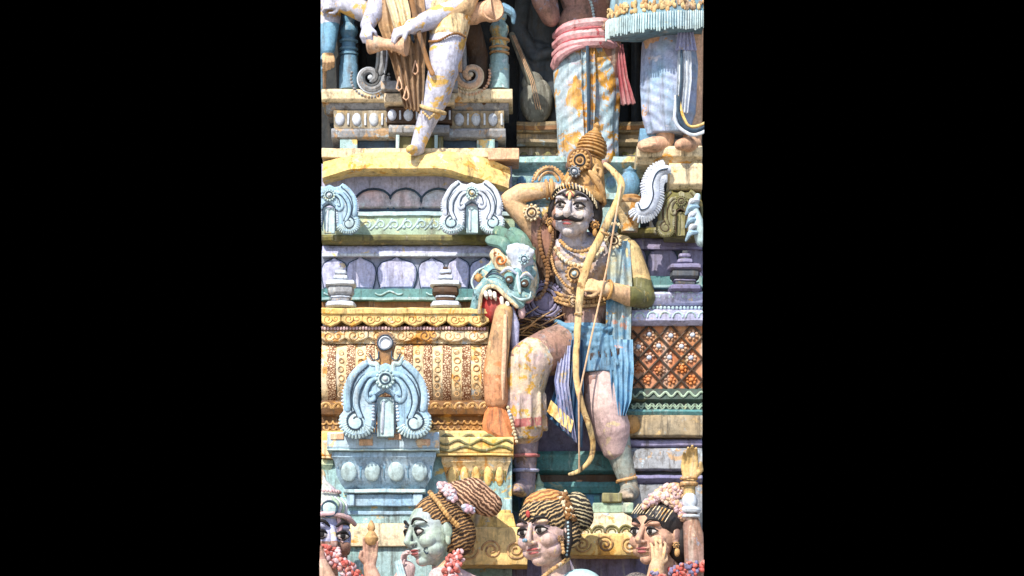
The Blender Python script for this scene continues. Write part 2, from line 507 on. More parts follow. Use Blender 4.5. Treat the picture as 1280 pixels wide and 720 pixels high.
M['sash'] = paint('rose_sash_paint', (212, 150, 160), (226, 186, 192), (190, 90, 100), .4, .25)
M['sashd'] = paint('crimson_sash_paint', (160, 62, 74), (186, 106, 114), None, grime=.3)
M['black'] = paint('black_hair_paint', (34, 32, 36), (50, 46, 50), (84, 66, 50), .3, .1, rough=.5)
M['hair'] = paint('brown_hair_paint', (92, 70, 56), (70, 56, 52), (140, 104, 70), .36, .3)
M['rose'] = paint('red_garland_paint', (196, 96, 92), (214, 130, 120), (230, 190, 180), .42, .3, scale=14)
M['eye'] = paint('eye_white_paint', (188, 182, 180), None, None, grime=.1, bump=.1)
M['lip'] = paint('lip_red_paint', (176, 92, 92), (160, 84, 90), None, grime=.15, bump=.1)
M['tooth'] = paint('tooth_paint', (232, 228, 218), None, None, grime=.12)
M['umb'] = paint('blue_drape_paint', (100, 142, 166), (130, 168, 184), (190, 180, 130), .38, .35)
M['kohl'] = paint('kohl_black_paint', (22, 20, 24), (30, 26, 30), None, grime=.1, bump=.1)
M['shin'] = paint('dusky_shin_paint', (160, 142, 146), (140, 134, 156), (204, 166, 120), .45, .42, peel2=(120, 100, 90))
M['shin2'] = paint('grey_green_shin_paint', (146, 158, 156), (168, 146, 124), (190, 140, 92), .46, .42)
M['slabw'] = paint('blue_white_slab_paint', (190, 212, 230), (164, 194, 218), (238, 208, 170), .4, .25)
M['rope'] = paint('string_paint', (222, 186, 152), (206, 170, 140), None, grime=.15)
# ================================================================== setting
def setting():
    w = bpy.data.worlds.new('World'); scene.world = w; w.use_nodes = True
    nt = w.node_tree; bg = nt.nodes['Background']
    sky = nt.nodes.new('ShaderNodeTexSky'); sky.sky_type = 'NISHITA'; sky.sun_disc = False
    el, az = 44.0, -26.0          # sun height; angle to the left of the lens axis, in front of the wall
    sky.sun_elevation = R(el)
    dx, dy = math.sin(R(az)), -math.cos(R(az))
    sky.sun_rotation = math.atan2(dx, dy)
    nt.links.new(sky.outputs[0], bg.inputs[0]); bg.inputs[1].default_value = 0.145
    sd = bpy.data.lights.new('sun', 'SUN'); sd.energy = 4.2; sd.angle = R(.5); sd.color = (1, .91, .76)
    so = bpy.data.objects.new('sun', sd); col.objects.link(so)
    to = Vector((dx * math.cos(R(el)), dy * math.cos(R(el)), math.sin(R(el))))
    so.rotation_euler = to.to_track_quat('Z', 'Y').to_euler(); so.location = (0, -8, 14)
    cd = bpy.data.cameras.new('camera'); co = bpy.data.objects.new('camera', cd); col.objects.link(co)
    co.location = (0, -D, CZ); co.rotation_euler = (R(90), 0, 0)
    cd.sensor_width = 36; cd.lens = 36 * D / 6.4; cd.shift_y = (ZC - CZ) / 6.4
    cd.clip_end = 2000; scene.camera = co
    scene.view_settings.view_transform = 'Standard'; scene.view_settings.look = 'None'
    scene.view_settings.exposure = 0.74; scene.view_settings.gamma = 1.0
    g = bpy.data.meshes.new('ground'); S = 600
    g.from_pydata([(-S, -S, 0), (S, -S, 0), (S, S, 0), (-S, S, 0)], [], [(0, 1, 2, 3)])
    g.materials.append(paint('sandy_courtyard', (170, 156, 138), (150, 138, 122), None, scale=.4, k=.8))
    o = bpy.data.objects.new('ground', g); col.objects.link(o); tag(o, kind='structure')
    # added pure black backdrop, so both sides of the tower stay black
    b = bpy.data.meshes.new('backdrop'); y0, y1 = 1.6, 1.9
    vs = [(x, y, z) for x in (-14, 14) for y in (y0, y1) for z in (-.1, 16)]
    b.from_pydata(vs, [], [(0, 1, 3, 2), (4, 6, 7, 5), (0, 4, 5, 1), (2, 3, 7, 6), (1, 5, 7, 3), (0, 2, 6, 4)])
    m = dark('backdrop_black', (0.0, 0.0, 0.0), 1.0); m.node_tree.nodes['Principled BSDF'].inputs['Specular IOR Level'].default_value = 0
    b.materials.append(m); o = bpy.data.objects.new('backdrop', b); col.objects.link(o); tag(o, kind='structure')

L0, R0 = 402, 878          # where the tower front ends left and right
TW = None

def tpart(name, mats, fn, dp, bev=.8, **kw):
    mb = MB(dp); fn(mb); return mb.build(name, mats, TW, bev=bev, **kw)

def petal_outline(c, v0, v1, hw, tip=True):
    """upright lotus petal, point up"""
    h = v1 - v0; o = []
    L = [(-.82, 1), (-.96, .75), (-1, .5), (-.96, .34), (-.8, .2), (-.52, .13), (-.26, .09), (-.1, .02), (0, -.08)]
    for x, y in L: o.append((c + x * hw, v0 + y * h))
    for x, y in reversed(L[:-1]): o.append((c - x * hw, v0 + y * h))
    return o

def mound_outline(c, v0, v1, hw):
    o = []
    for i in range(13):
        a = PI - PI * i / 12
        o.append((c + hw * math.cos(a), v1 - (v1 - v0) * math.sin(a) ** .8))
    return o

def scallop(mb, u0, u1, v0, v1, d, w, th=3, m_edge=1):
    """hanging row of rounded leaves with a curl engraved in each"""
    n = max(1, round((u1 - u0) / w)); w = (u1 - u0) / n
    for i in range(n):
        c = u0 + w * (i + .5) + random.uniform(-.8, .8); h = (v1 - v0) * random.uniform(.88, 1.06)
        pts = [(c - w * .5, v0), (c + w * .5, v0), (c + w * .5, v0 + h * .62), (c + w * .3, v0 + h * .86), (c, v1), (c - w * .3, v0 + h * .86), (c - w * .5, v0 + h * .62)]
        mb.mat(0); mb.poly(pts, d - 4, d + th, 1.2)
        mb.mat(m_edge); 
        mb.tube(spiral((c - w * .14, v0 + h * .45, d + th), w * .22, w * .06, 20, 420, 16), .8, n=5)
        mb.tube(spiral((c + w * .22, v0 + h * .4, d + th), w * .17, w * .05, 200, -160, 14), .7, n=5)
    mb.mat(0)

def wave(mb, u0, u1, v, amp, wl, d, r):
    n = int((u1 - u0) / 2); 
    mb.tube([(u0 + (u1 - u0) * i / n, v + amp * math.sin(2 * PI * (u1 - u0) * i / n / wl), d) for i in range(n + 1)], r, n=6)

def tower():
    global TW
    TW = thing('temple_tower', 'tall carved stucco temple tower front in weathered blue, violet and cream paint', 'tower', 640, 1400, -60)
    TW.location.z = 0
    # ---- core: solid masonry stepping back storey by storey
    def core(mb):
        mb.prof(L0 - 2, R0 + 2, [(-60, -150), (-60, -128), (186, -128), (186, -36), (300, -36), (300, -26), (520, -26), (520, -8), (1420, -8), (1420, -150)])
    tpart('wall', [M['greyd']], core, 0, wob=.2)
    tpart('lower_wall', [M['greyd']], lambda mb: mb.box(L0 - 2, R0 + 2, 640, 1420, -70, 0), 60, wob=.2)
    # upper storey: niche wall, its shade put into the dark paint
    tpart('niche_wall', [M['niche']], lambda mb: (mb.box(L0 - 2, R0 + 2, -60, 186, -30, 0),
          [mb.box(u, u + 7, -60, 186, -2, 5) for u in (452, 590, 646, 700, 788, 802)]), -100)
    def shade_cornice(mb):
        mb.prof(L0 - 2, R0 + 2, [(-100, -130), (-100, 98), (-84, 104), (-70, 70), (-60, 20), (-52, 0), (-52, -130)])
    tpart('niche_shade_cornice', [M['cream']], shade_cornice, 0)  # unseen overhead ledge, added to throw shade into the niche
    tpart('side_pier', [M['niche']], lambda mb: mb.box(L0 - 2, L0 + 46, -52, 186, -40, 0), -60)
    # ---- string courses behind the standing figures
    for a, b in ((646, 706), (772, 812)):
        def bg_led(mb):
            mb.mat(0); mb.prof(a, b, [(153, -30), (153, 4), (157, 8), (166, 6), (168, 0), (174, 0), (174, -30)])
            mb.mat(1); mb.box(a, b, 159, 164, 6, 8.6)
            mb.mat(0); mb.prof(a, b, [(176, -30), (176, 8), (180, 10), (184, 6), (184, -30)])
            mb.box(a, b, 184, 214, -30, -2)
            mb.mat(2)
            for i in range(int((b - a) / 15)): mb.ell((a + 9 + i * 15, 197, -1), (6, 8, 4), n=10, k=6)
            mb.mat(0); mb.box(a, b, 210, 216, -30, 7)
        tpart('rear_ledge', [M['stoneb'], M['brown'], M['olive']], bg_led, -50)
    # ---- the flat ledge and the sunlit eave below the upper left plinth
    def slab(mb):
        mb.box(L0 - 2, 646, 185, 197, -60, 0)
        mb.mat(1); mb.box(610, 649, 186, 201, -50, 6)
    tpart('ledge', [M['cream2'], M['peach']], slab, 56, bev=1.2)
    def eave(mb):
        top = [(403, 205), (450, 194), (560, 192), (598, 197), (638, 213)]
        bot = [(403, 223), (441, 213), (553, 213), (600, 224), (636, 234)]
        n = 26; vs = []; m = n + 1
        def ev(p, t):
            x = p[0][0] + (p[-1][0] - p[0][0]) * t
            for i in range(len(p) - 1):
                if x <= p[i + 1][0]: 
                    f = (x - p[i][0]) / (p[i + 1][0] - p[i][0]); return (x, p[i][1] + f * (p[i + 1][1] - p[i][1]))
            return p[-1]
        rows = []
        for i in range(m):
            t = i / n; a = ev(top, t); b = ev(bot, t)
            sk = 26 * max(0, abs(t - .42) - .26) / .5
            rows.append([(a[0], a[1] - 8, -70), (a[0], a[1] - 6, -14), (a[0], a[1], -6 - sk), (b[0], (a[1] + b[1]) / 2, 1 - sk), (b[0], b[1] - 2, 3 - sk), (b[0], b[1], 0 - sk), (b[0], b[1] + 1, -8 - sk), (b[0], b[1] - 4, -70)])
        for r_ in rows: vs += r_
        k = 8; fs = []
        for i in range(n):
            for j in range(k):
                a = i * k + j; b = i * k + (j + 1) % k
                fs.append((a, b, b + k, a + k))
        fs.append(tuple(range(k))); fs.append(tuple(range(n * k, n * k + k)))
        mb.add(vs, fs)
    tpart('eave', [M['yel']], eave, 70, bev=0)
    # ---- recessed lotus frieze under the eave
    def fr(mb):
        mb.box(L0 - 2, 640, 205, 268, -40, 0)
        mb.mat(1)
        for c, hw in ((467, 24), (507, 21), (548, 22), (588, 24)): mb.poly(mound_outline(c, 238, 261, hw), -4, 5, 3)
        mb.mat(2)
        for c, hw in ((467, 24), (507, 21), (548, 22), (588, 24)): mb.tube([(u, v - .5, 2) for u, v in mound_outline(c, 237, 262, hw + 1)], 1.5, n=6)
        mb.box(L0 - 2, 640, 262, 267, -20, 3)
    tpart('lotus_frieze', [M['lav'], M['petal'], M['line']], fr, 26, bev=0)
    def gp(mb):
        mb.box(L0 - 2, 644, 266, 294, -50, 0); mb.mat(1); mb.box(L0 - 2, 644, 265, 270, -10, 3)
        for i in range(6):
            c = 459 + i * 17; 
            mb.tube(spiral((c, 281, 0), 6, 1.5, 180, 560, 18), 1.3, n=6)
            mb.tube(curve([(c + 4, 287, 0), (c + 9, 282, 0), (c + 14, 274, 0)], 4), 1.5, n=6)
            mb.ell((c + 12, 284, 0), (2.4, 2.4, 2), n=8, k=5)
    tpart('scroll_panel', [M['green'], M['cyanw']], gp, 42, bev=.6)
    # ---- middle storey ledges, left
    def led(mb, a, b, dv=0):
        mb.mat(0); mb.prof(a, b, [(293 + dv, -60), (293 + dv, 0), (296 + dv, 3), (301 + dv, 2), (304 + dv, -5), (304 + dv, -60)])
        mb.mat(1); mb.prof(a, b, [(304.3 + dv, -60), (304.3 + dv, -14), (308 + dv, -10), (317 + dv, -8), (319 + dv, -11), (319 + dv, -60)])
        mb.mat(2); mb.prof(a, b, [(315 + dv, -60), (315 + dv, -7.4), (319 + dv, -7.4), (319 + dv, -60)])
    tpart('ledge', [M['olive'], M['lav'], M['white']], lambda mb: led(mb, L0, 656), 46)
    def petals(mb, a, b, v0, v1, cs):
        mb.mat(0); mb.box(a, b, v0 - 8, v1 + 2, -60, 0)
        for c, hw in cs:
            mb.mat(1); o = petal_outline(c, v0, v1, hw)
            mb.poly(o, -3, 3.4, 2.4)
            mb.mat(2); mb.tube([(u, v, 1.6) for u, v in o], .7, n=5)
    tpart('lotus_band', [M['mauve'], M['lav'], M['line']], lambda mb: petals(mb, L0, 660, 321, 361, [(418, 16), (451, 18.5), (496, 25), (540, 17), (573, 15), (605, 18), (640, 18)]), 30, bev=0, cut=(L0, None))
    def strip(mb, a, b, v):
        mb.mat(0); mb.box(a, b, v, v + 15, -50, 0)
        mb.mat(1); mb.box(a, b, v + 11, v + 14.2, -10, 1.6)
        u = a + 3
        while u + 36 < b: wave(mb, u, u + 34, v + 5.5, 2.2, 24, .4, 1.3); u += 64
        mb.mat(2); mb.box(a, b, v + 15, v + 26, -50, -6)
    tpart('wave_strip', [M['teal'], M['tealp'], M['brown']], lambda mb: strip(mb, L0, 640, 361), 40)
    # ---- middle storey, right
    tpart('ledge', [M['olive'], M['lavd'], M['lavd']], lambda mb: led(mb, 772, R0, -9), 36)
    tpart('lotus_band', [M['greyd'], M['lavd'], M['line']], lambda mb: petals(mb, 770, R0 + 2, 306, 350, [(796, 12), (828, 19), (866, 18)]), 20, bev=0, cut=(None, R0 + 2))
    tpart('wave_strip', [M['teal'], M['tealp'], M['greyd']], lambda mb: strip(mb, 772, R0 + 2, 345), 30)
    # corner above the right nasis
    def rb(mb):
        mb.mat(0); mb.prof(836, R0 + 2, [(204, -60), (204, 0), (208, 3), (230, 1), (236, -6), (236, -60)])
        mb.mat(1); mb.box(832, R0 + 2, 236, 294, -60, -18)
    tpart('corner_block', [M['cream2'], M['olive']], rb, 74, bev=1)
    def mid(mb):
        mb.prof(640, 800, [(196, -40), (196, 2), (204, 6), (212, 0), (214, -6), (240, -6), (242, 4), (250, 5), (254, -3), (292, -3), (292, -40)])
        mb.mat(1); 
        for i in range(9): mb.ell((652 + i * 16, 227, -5), (6, 8, 4), n=10, k=6)
    tpart('rear_ledge', [M['tealp'], M['blue2']], mid, -14)
    # ---- shadowed wall and ledges behind the archer
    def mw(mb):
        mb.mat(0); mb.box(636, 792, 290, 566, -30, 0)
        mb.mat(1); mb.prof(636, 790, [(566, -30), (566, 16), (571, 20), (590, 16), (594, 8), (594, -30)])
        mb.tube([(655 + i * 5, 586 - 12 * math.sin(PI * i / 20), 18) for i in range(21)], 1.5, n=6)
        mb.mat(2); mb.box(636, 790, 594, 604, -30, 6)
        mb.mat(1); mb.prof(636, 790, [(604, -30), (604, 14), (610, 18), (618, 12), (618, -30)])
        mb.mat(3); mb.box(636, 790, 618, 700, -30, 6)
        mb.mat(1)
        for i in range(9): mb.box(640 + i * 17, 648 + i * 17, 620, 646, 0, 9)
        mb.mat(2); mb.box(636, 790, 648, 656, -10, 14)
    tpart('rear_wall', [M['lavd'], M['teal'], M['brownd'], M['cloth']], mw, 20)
    # ---- right lower ledges
    def rl(mb):
        mb.mat(0); mb.prof(776, R0 + 2, [(519, -60), (519, 2), (523, 4), (544, 3), (546, 0), (546, -60)])
        mb.mat(1); mb.prof(778, R0 + 2, [(547, -60), (547, -12), (550, -6), (556, -6), (559, -14), (559, -60)])
        mb.mat(2); mb.prof(778, R0 + 2, [(559, -60), (559, -8), (564, -2), (586, 2), (588, -2), (588, -60)])
        mb.mat(3); mb.box(778, R0 + 2, 588, 594, -60, -14)
        mb.mat(1); mb.prof(778, R0 + 2, [(594, -60), (594, 0), (598, 3), (602, -2), (605, -8), (605, -60)])
        mb.mat(2); mb.box(778, R0 + 2, 605, 720, -60, -4)
        mb.mat(4); mb.ell((790, 531, 2), (11, 12, 7), n=16, k=8)
    tpart('ledge', [M['stoneb'], M['lavd'], M['grey'], M['greyd'], M['gold']], rl, 64)
    # ---- bottom left steps
    def bl(mb):
        mb.mat(0); mb.prof(L0 - 2, 640, [(622, -90), (622, 0), (626, 2), (655, 0), (655, -90)]); mb.box(L0 - 2, 640, 545, 622, -90, -8)
        mb.mat(3); mb.box(L0 - 2, 640, 639, 644, -20, 3)
        mb.mat(1); mb.prof(L0 - 2, 640, [(655, -90), (655, 6), (660, 9), (684, 8), (684, -90)])
        mb.mat(2); mb.box(L0 - 2, 640, 684, 730, -90, 2)
    tpart('stepped_base', [M['tealp'], M['cream2'], M['tealp'], M['blue']], bl, 122, bev=1)
    tpart('stepped_base', [M['lavd'], M['greyd']], lambda mb: (mb.box(640, R0 + 2, 694, 730, -90, 4), mb.mat(1), mb.box(640, R0 + 2, 652, 694, -90, -4)), 110)

# ================================================================== ornaments and plinths
def nasi(name, label, cu, base, w, h, dp, mats, finial=True, group='horseshoe leaf ornaments', cut=None, fringe=True):
    """horseshoe-arch leaf ornament; drawn on a 116 x 130 grid like the big blue one; mats = body, relief, line, rim"""
    t = thing(name, label, 'ornament', cu, base, dp, group)
    kx = w / 116.0; kv = h / (130.0 if finial else 102.0); 
    def P(x, y, d=0): return (cu + x * kx, base + y * kv, d * min(kx, kv))
    k = min(kx, kv)
    half = [(-9, -52), (-10, -44), (-12, -22), (-16, -9), (-26, -1), (-40, 1), (-51, -4), (-57, -15), (-57, -26), (-52, -32),
            (-54, -50), (-49, -68), (-40, -82), (-30, -92), (-24, -96), (-18, -90), (-9, -88)]
    full = half + [(0, -92)] + [(-x, y) for x, y in reversed(half)] + [(5, -55), (0, -57), (-5, -55)]
    mb = MB(dp)
    mb.poly([P(x, y)[:2] for x, y in full], -10 * k, 12 * k, 3 * k)
    mb.mat(1); mb.box(cu - 10 * kx, cu + 10 * kx, base - 50 * kv, base - 1, -10 * k, 3 * k)
    mb.mat(3); mb.tube([P(-3, -44, 4), P(-4, -6, 4)], 2 * k, n=6)
    body = mb.build('leaf_plate', mats, t, bev=0, cut=cut)
    mb = MB(dp)
    for s in (-1, 1):
        outer = curve([P(s * 26, -90, 12), P(s * 40, -76, 12), P(s * 48, -56, 12), P(s * 47, -34, 12)], 6)
        mb.mat(0); mb.tube(outer, 4.4 * k, n=10, flat=.6)
        mb.mat(2); mb.tube([p + Vector((-s * 4.6 * k, 1.4 * k, .6 * k)) for p in outer], 1.25 * k, n=6)
        inner = curve([P(s * 10, -78, 12), P(s * 24, -74, 13), P(s * 35, -58, 13), P(s * 37, -40, 13), P(s * 31, -24, 12.5)], 6)
        mb.mat(0); mb.tube(inner, 4 * k, n=10, flat=.6)
        mb.mat(2); mb.tube([p + Vector((-s * 4.2 * k, .8 * k, .6 * k)) for p in inner], 1.2 * k, n=6)
        mb.tube([p + Vector((s * 4.0 * k, -.8 * k, .6 * k)) for p in inner], 1.1 * k, n=6)
        curl = curve([P(s * 10, -74, 12), P(s * 20, -66, 13), P(s * 24, -52, 13), P(s * 19, -44, 13), P(s * 14, -47, 13), P(s * 15, -53, 13), P(s * 19, -52, 13)], 6)
        mb.mat(0); mb.tube(curl, lerpr([2.4 * k, 3.4 * k, 3.2 * k, 2.8 * k], len(curl)), n=10, flat=.6)
        mb.mat(2); mb.tube([p + Vector((-s * 3.0 * k, 1.6 * k, .8 * k)) for p in curl], 1.0 * k, n=6)
        # scroll in the lower lobe
        c = P(s * 36, -18, 12)
        mb.mat(1); mb.lathe(c, [(10 * k, -4 * k), (10 * k, 0.6 * k), (7 * k, 1.6 * k)], axis=(0, 0, 1), n=22)
        mb.mat(2); mb.tube(spiral((c[0], c[1], c[2] + 1.2 * k), 13.5 * k, 5 * k, -90 - s * 10, -90 + s * 400, 34), 1.2 * k, n=6)
        # inner edge of the arch
        arch = curve([P(s * 12, -4, 12), P(s * 12, -30, 12), P(s * 10, -48, 12), P(0, -56, 12)], 6)
        mb.mat(2); mb.tube(arch, 1.1 * k, n=6)
    mb.build('scrollwork', mats, t, cut=cut)
    for s in (-1, 1):
        lobe = curve([P(s * 13, -14, 9), P(s * 18, -5, 9), P(s * 28, 0, 9), P(s * 41, 1, 9), P(s * 52, -5, 9), P(s * 57, -16, 9), P(s * 55, -28, 9)], 5)
        rimc = curve([P(s * 53, -36, 9), P(s * 54, -50, 9), P(s * 49, -67, 9), P(s * 40, -81, 9), P(s * 29, -92, 9)], 6)
        legs = curve([P(s * 12, -16, 9), P(s * 12, -30, 9), P(s * 10, -46, 9)], 5)
        for path, ln in ((lobe, 10), (rimc, 8), (legs, 4)):
            mb = MB(dp); mb.mat(1 if ln == 10 else 3); path = resample(path, 4.3 * k)
            for i in range(1, len(path) - 1):
                tg = (path[i + 1] - path[i - 1]).normalized(); nr = Vector((tg.y, -tg.x, 0))
                ctr = Vector(P(s * 33, -40, 9)); 
                if ln == 4: nr = Vector((s, 0, 0))
                elif (path[i] - ctr).dot(nr) < 0: nr = -nr
                p = path[i]; inn = p - nr * (ln * k if ln != 4 else -ln * k)
                mb.tube([inn + Vector((0, 0, 3 * k)), p + nr * .2 * k + Vector((0, 0, .8 * k))], [1.5 * k, 1.45 * k], n=6)
            mb.build('fringe', mats, t, cut=cut)
    mb = MB(dp); mb.rosette(P(0, -71, 13), 12.5 * k, 5 * k, 14, 1, 2, 3)
    mb.build('rosette', mats, t, cut=cut)
    if finial:
        mb = MB(dp); mb.mat(4)
        mb.poly([P(x, y)[:2] for x, y in [(-9, -80), (-7, -96), (-10, -106), (-13, -118), (-8, -129), (0, -132), (8, -129), (13, -118), (10, -106), (7, -96), (9, -80)]], -6 * k, 9 * k, 2 * k)
        mb.mat(3); c = P(0, -117, 9); mb.lathe(c, [(9, -3), (9, 2), (7, 3), (6.4, .4), (.1, .4)], axis=(0, 0, 1), n=20)
        mb.mat(2); mb.tube(circle((c[0], c[1], c[2] + 2.4), 9.2), 1.0, n=6, closed=True)
        for i in range(15):
            a = R(150 + i * 240 / 14); mb.mat(4)
            mb.tube([(c[0] + 9 * math.cos(a), c[1] + 9 * math.sin(a), c[2]), (c[0] + 13 * math.cos(a), c[1] + 13 * math.sin(a), c[2] - 2)], [1.5, .9], n=5)
        mb.mat(1)
        for s in (-1, 1): ctube(mb, [P(s * 9, -80, 10), P(s * 11, -90, 11), P(s * 18, -91, 11), P(s * 22, -99, 10)], [3, 3.4, 3.2, 1.6]); 
        mb.mat(2)
        for s in (-1, 1): ctube(mb, [P(s * 8, -106, 10), P(s * 9, -97, 12), P(s * 15, -95, 14), P(s * 19, -102, 13)], .9)
        mb.build('crest', mats, t, cut=cut)
    return t

def stack_finial(label, cu, dp, v0, v1, w, mats):
    t = thing('stack_finial', label, 'finial', cu, v1, dp, 'small tiered finials on the ledge')
    h = v1 - v0
    def lev(name, m, a, b, hw, rnd=2):
        mb = MB(dp); y0 = v0 + h * a; y1 = v0 + h * b
        mb.lathe((cu, y1, 0), [(hw * .86, 0), (hw, (y1 - y0) * .25), (hw, (y1 - y0) * .7), (hw * .9, y1 - y0)], n=28, sq=.55)
        mb.build(name, m, t, bev=0)
    lev('base_slab', mats[0], .86, 1.0, w * .5); lev('foot', mats[1], .74, .86, w * .32); lev('foot_ring', mats[0], .70, .76, w * .35)
    lev('belly', mats[1], .48, .70, w * .44); lev('rim_slab', mats[0], .36, .49, w * .52); lev('neck', mats[1], .31, .37, w * .2)
    lev('neck_ring', mats[0], .21, .31, w * .25); lev('upper_neck', mats[1], .17, .22, w * .17); lev('top_ring', mats[0], .08, .17, w * .2); lev('tip', mats[1], 0, .09, w * .09)
    return t

def upper_plinth():
    t = thing('stepped_plinth', 'grey stepped plinth with a row of white egg shapes, under the striding drummer statue', 'plinth', 524, 185, 10)
    def cs(mb, a, b, dv, top, k):
        mb.mat(0); mb.prof(a, b, [(top, -70), (top, 0), (top + 3, 2), (top + 12, 1), (top + 15, -4), (top + 15, -70)])
    P = lambda n, ms, fn, dp, **k: (lambda mb: (fn(mb), mb.build(n, ms, t, bev=.9, **k)))(MB(dp))
    P('cap', [M['cream2'], M['grey']], lambda mb: (mb.prof(L0 - 2, 641, [(111, -70), (111, 0), (114, 2), (124, 1), (127, -3), (127, -70)]), mb.mat(1), mb.prof(L0 + 5, 636, [(127, -70), (127, -6), (133, -10), (138, -18), (138, -70)])), 20)
    def eggs(mb, a, b, v0, v1, n):
        mb.mat(0); mb.box(a, b, v0, v1, -50, 0); w = (b - a) / n; m = (v0 + v1) / 2
        for i in range(n):
            c = a + w * (i + .5); mb.mat(1); mb.ell((c - w * .15, m, 0), (w * .29, (v1 - v0) * .36, 4), n=14, k=8)
            mb.mat(1); mb.prof(c + w * .3, c + w * .42, [(v0 + 4, 0), (v0 + 4, 2.5), (v1 - 4, 2.5), (v1 - 4, 0)], 1)
    P('egg_band', [M['stoneb'], M['white']], lambda mb: eggs(mb, 417, 630, 138, 161, 10), 10)
    P('lower_ledge', [M['grey'], M['line']], lambda mb: (mb.prof(414, 632, [(161, -60), (161, 2), (164, 4), (172, 2), (174, -2), (174, -60)]), mb.mat(1), mb.box(424, 622, 174, 186, -60, -8)), 14)
    for a in (425, 596): P('block', [M['tealp']], lambda mb: mb.box(a, a + 22, 174, 186, -30, 0), 14)
    # projecting middle bay
    P('bay_cap', [M['grey'], M['cream2']], lambda mb: (mb.prof(476, 572, [(101, -50), (101, 0), (104, 2), (112, 2), (114, -3), (114, -50)]), mb.mat(1), mb.prof(480, 568, [(116, -50), (116, -2), (122, 0), (128, 1), (130, -2), (130, -50)])), 34)
    P('bay_egg_band', [M['brownd'], M['white']], lambda mb: eggs(mb, 483, 565, 134, 154, 4), 24)
    P('bay_ledge', [M['grey'], M['cyanw'], M['olive']], lambda mb: (mb.prof(486, 562, [(156, -50), (156, 0), (160, 3), (166, 2), (168, -3), (168, -50)]), mb.mat(2), mb.box(494, 554, 168, 186, -50, -10), mb.mat(1), mb.box(495, 499, 168, 186, -20, 0), mb.box(543, 547, 168, 186, -20, 0)), 30)

def scroll_volute(label, cu, cv, dp, s, mats, top):
    """big spiral hanging beside the drummer's legs; s = side its stem rises on"""
    t = thing('scroll_volute', label, 'ornament', cu, cv + 18, dp, 'scroll volutes on the plinth')
    mb = MB(dp)
    stem = curve([(cu + s * top[0], top[1], 0), (cu + s * (top[0] - 1), (top[1] + cv) / 2, 0), (cu + s * 13, cv - 6, 0)], 6)
    for off, m, r in ((0, 0, 4.4), (-5.5, 1, 3.2), (5, 2, 1.8)):
        mb.mat(m)
        mb.tube([p + Vector((s * off, 0, 1 if m else 0)) for p in stem], r, n=8)
        mb.tube(spiral((cu, cv, 0), 17.5 + off * .9, 4 + max(0, off * .3), 0 if s > 0 else 180, 430 if s > 0 else -250, 36), [r] + [r * .95] * 35 + [r * .7], n=8)
    mb.mat(2); mb.ell((cu, cv, 1), (3.4, 3.4, 3), n=10, k=6); mb.build('spiral', mats, t)
    mb = MB(dp); mb.mat(3)
    for i in range(22):
        a = R((-10 if s > 0 else 190) + s * i * 205 / 21); q = 24
        mb.ell((cu + q * math.cos(a), cv + q * math.sin(a), -1), (2, 2, 2.4), n=7, k=5)
    mb.build('beading', mats, t)
    return t

def baluster(label, cu, v0, v1, w, dp, mats):
    t = thing('baluster', label, 'baluster', cu, v1, dp, 'turned balusters of the upper storey'); h = v1 - v0
    mb = MB(dp)
    pr = [(1, 0), (1, .33), (.92, .345), (.92, .44), (.8, .45), (.76, .52), (.9, .53), (.9, .56), (.74, .58), (.74, .63), (.88, .64), (.88, .67), (.7, .70), (.94, .78), (.9, .84), (.55, .90), (.72, .95), (.72, 1.0)]
    mb.lathe((cu, v1, 0), [(w / 2 * a, h * b) for a, b in pr], n=24); mb.build('shaft', mats[0], t)
    mb = MB(dp)
    for f in (.48, .545, .655):
        mb.lathe((cu, v1 - h * f, 0), [(w / 2 * .86, -1.6), (w / 2 * .98, -1), (w / 2 * .98, 1), (w / 2 * .86, 1.6)], n=24)
    mb.build('ring', mats[1], t)
    return t

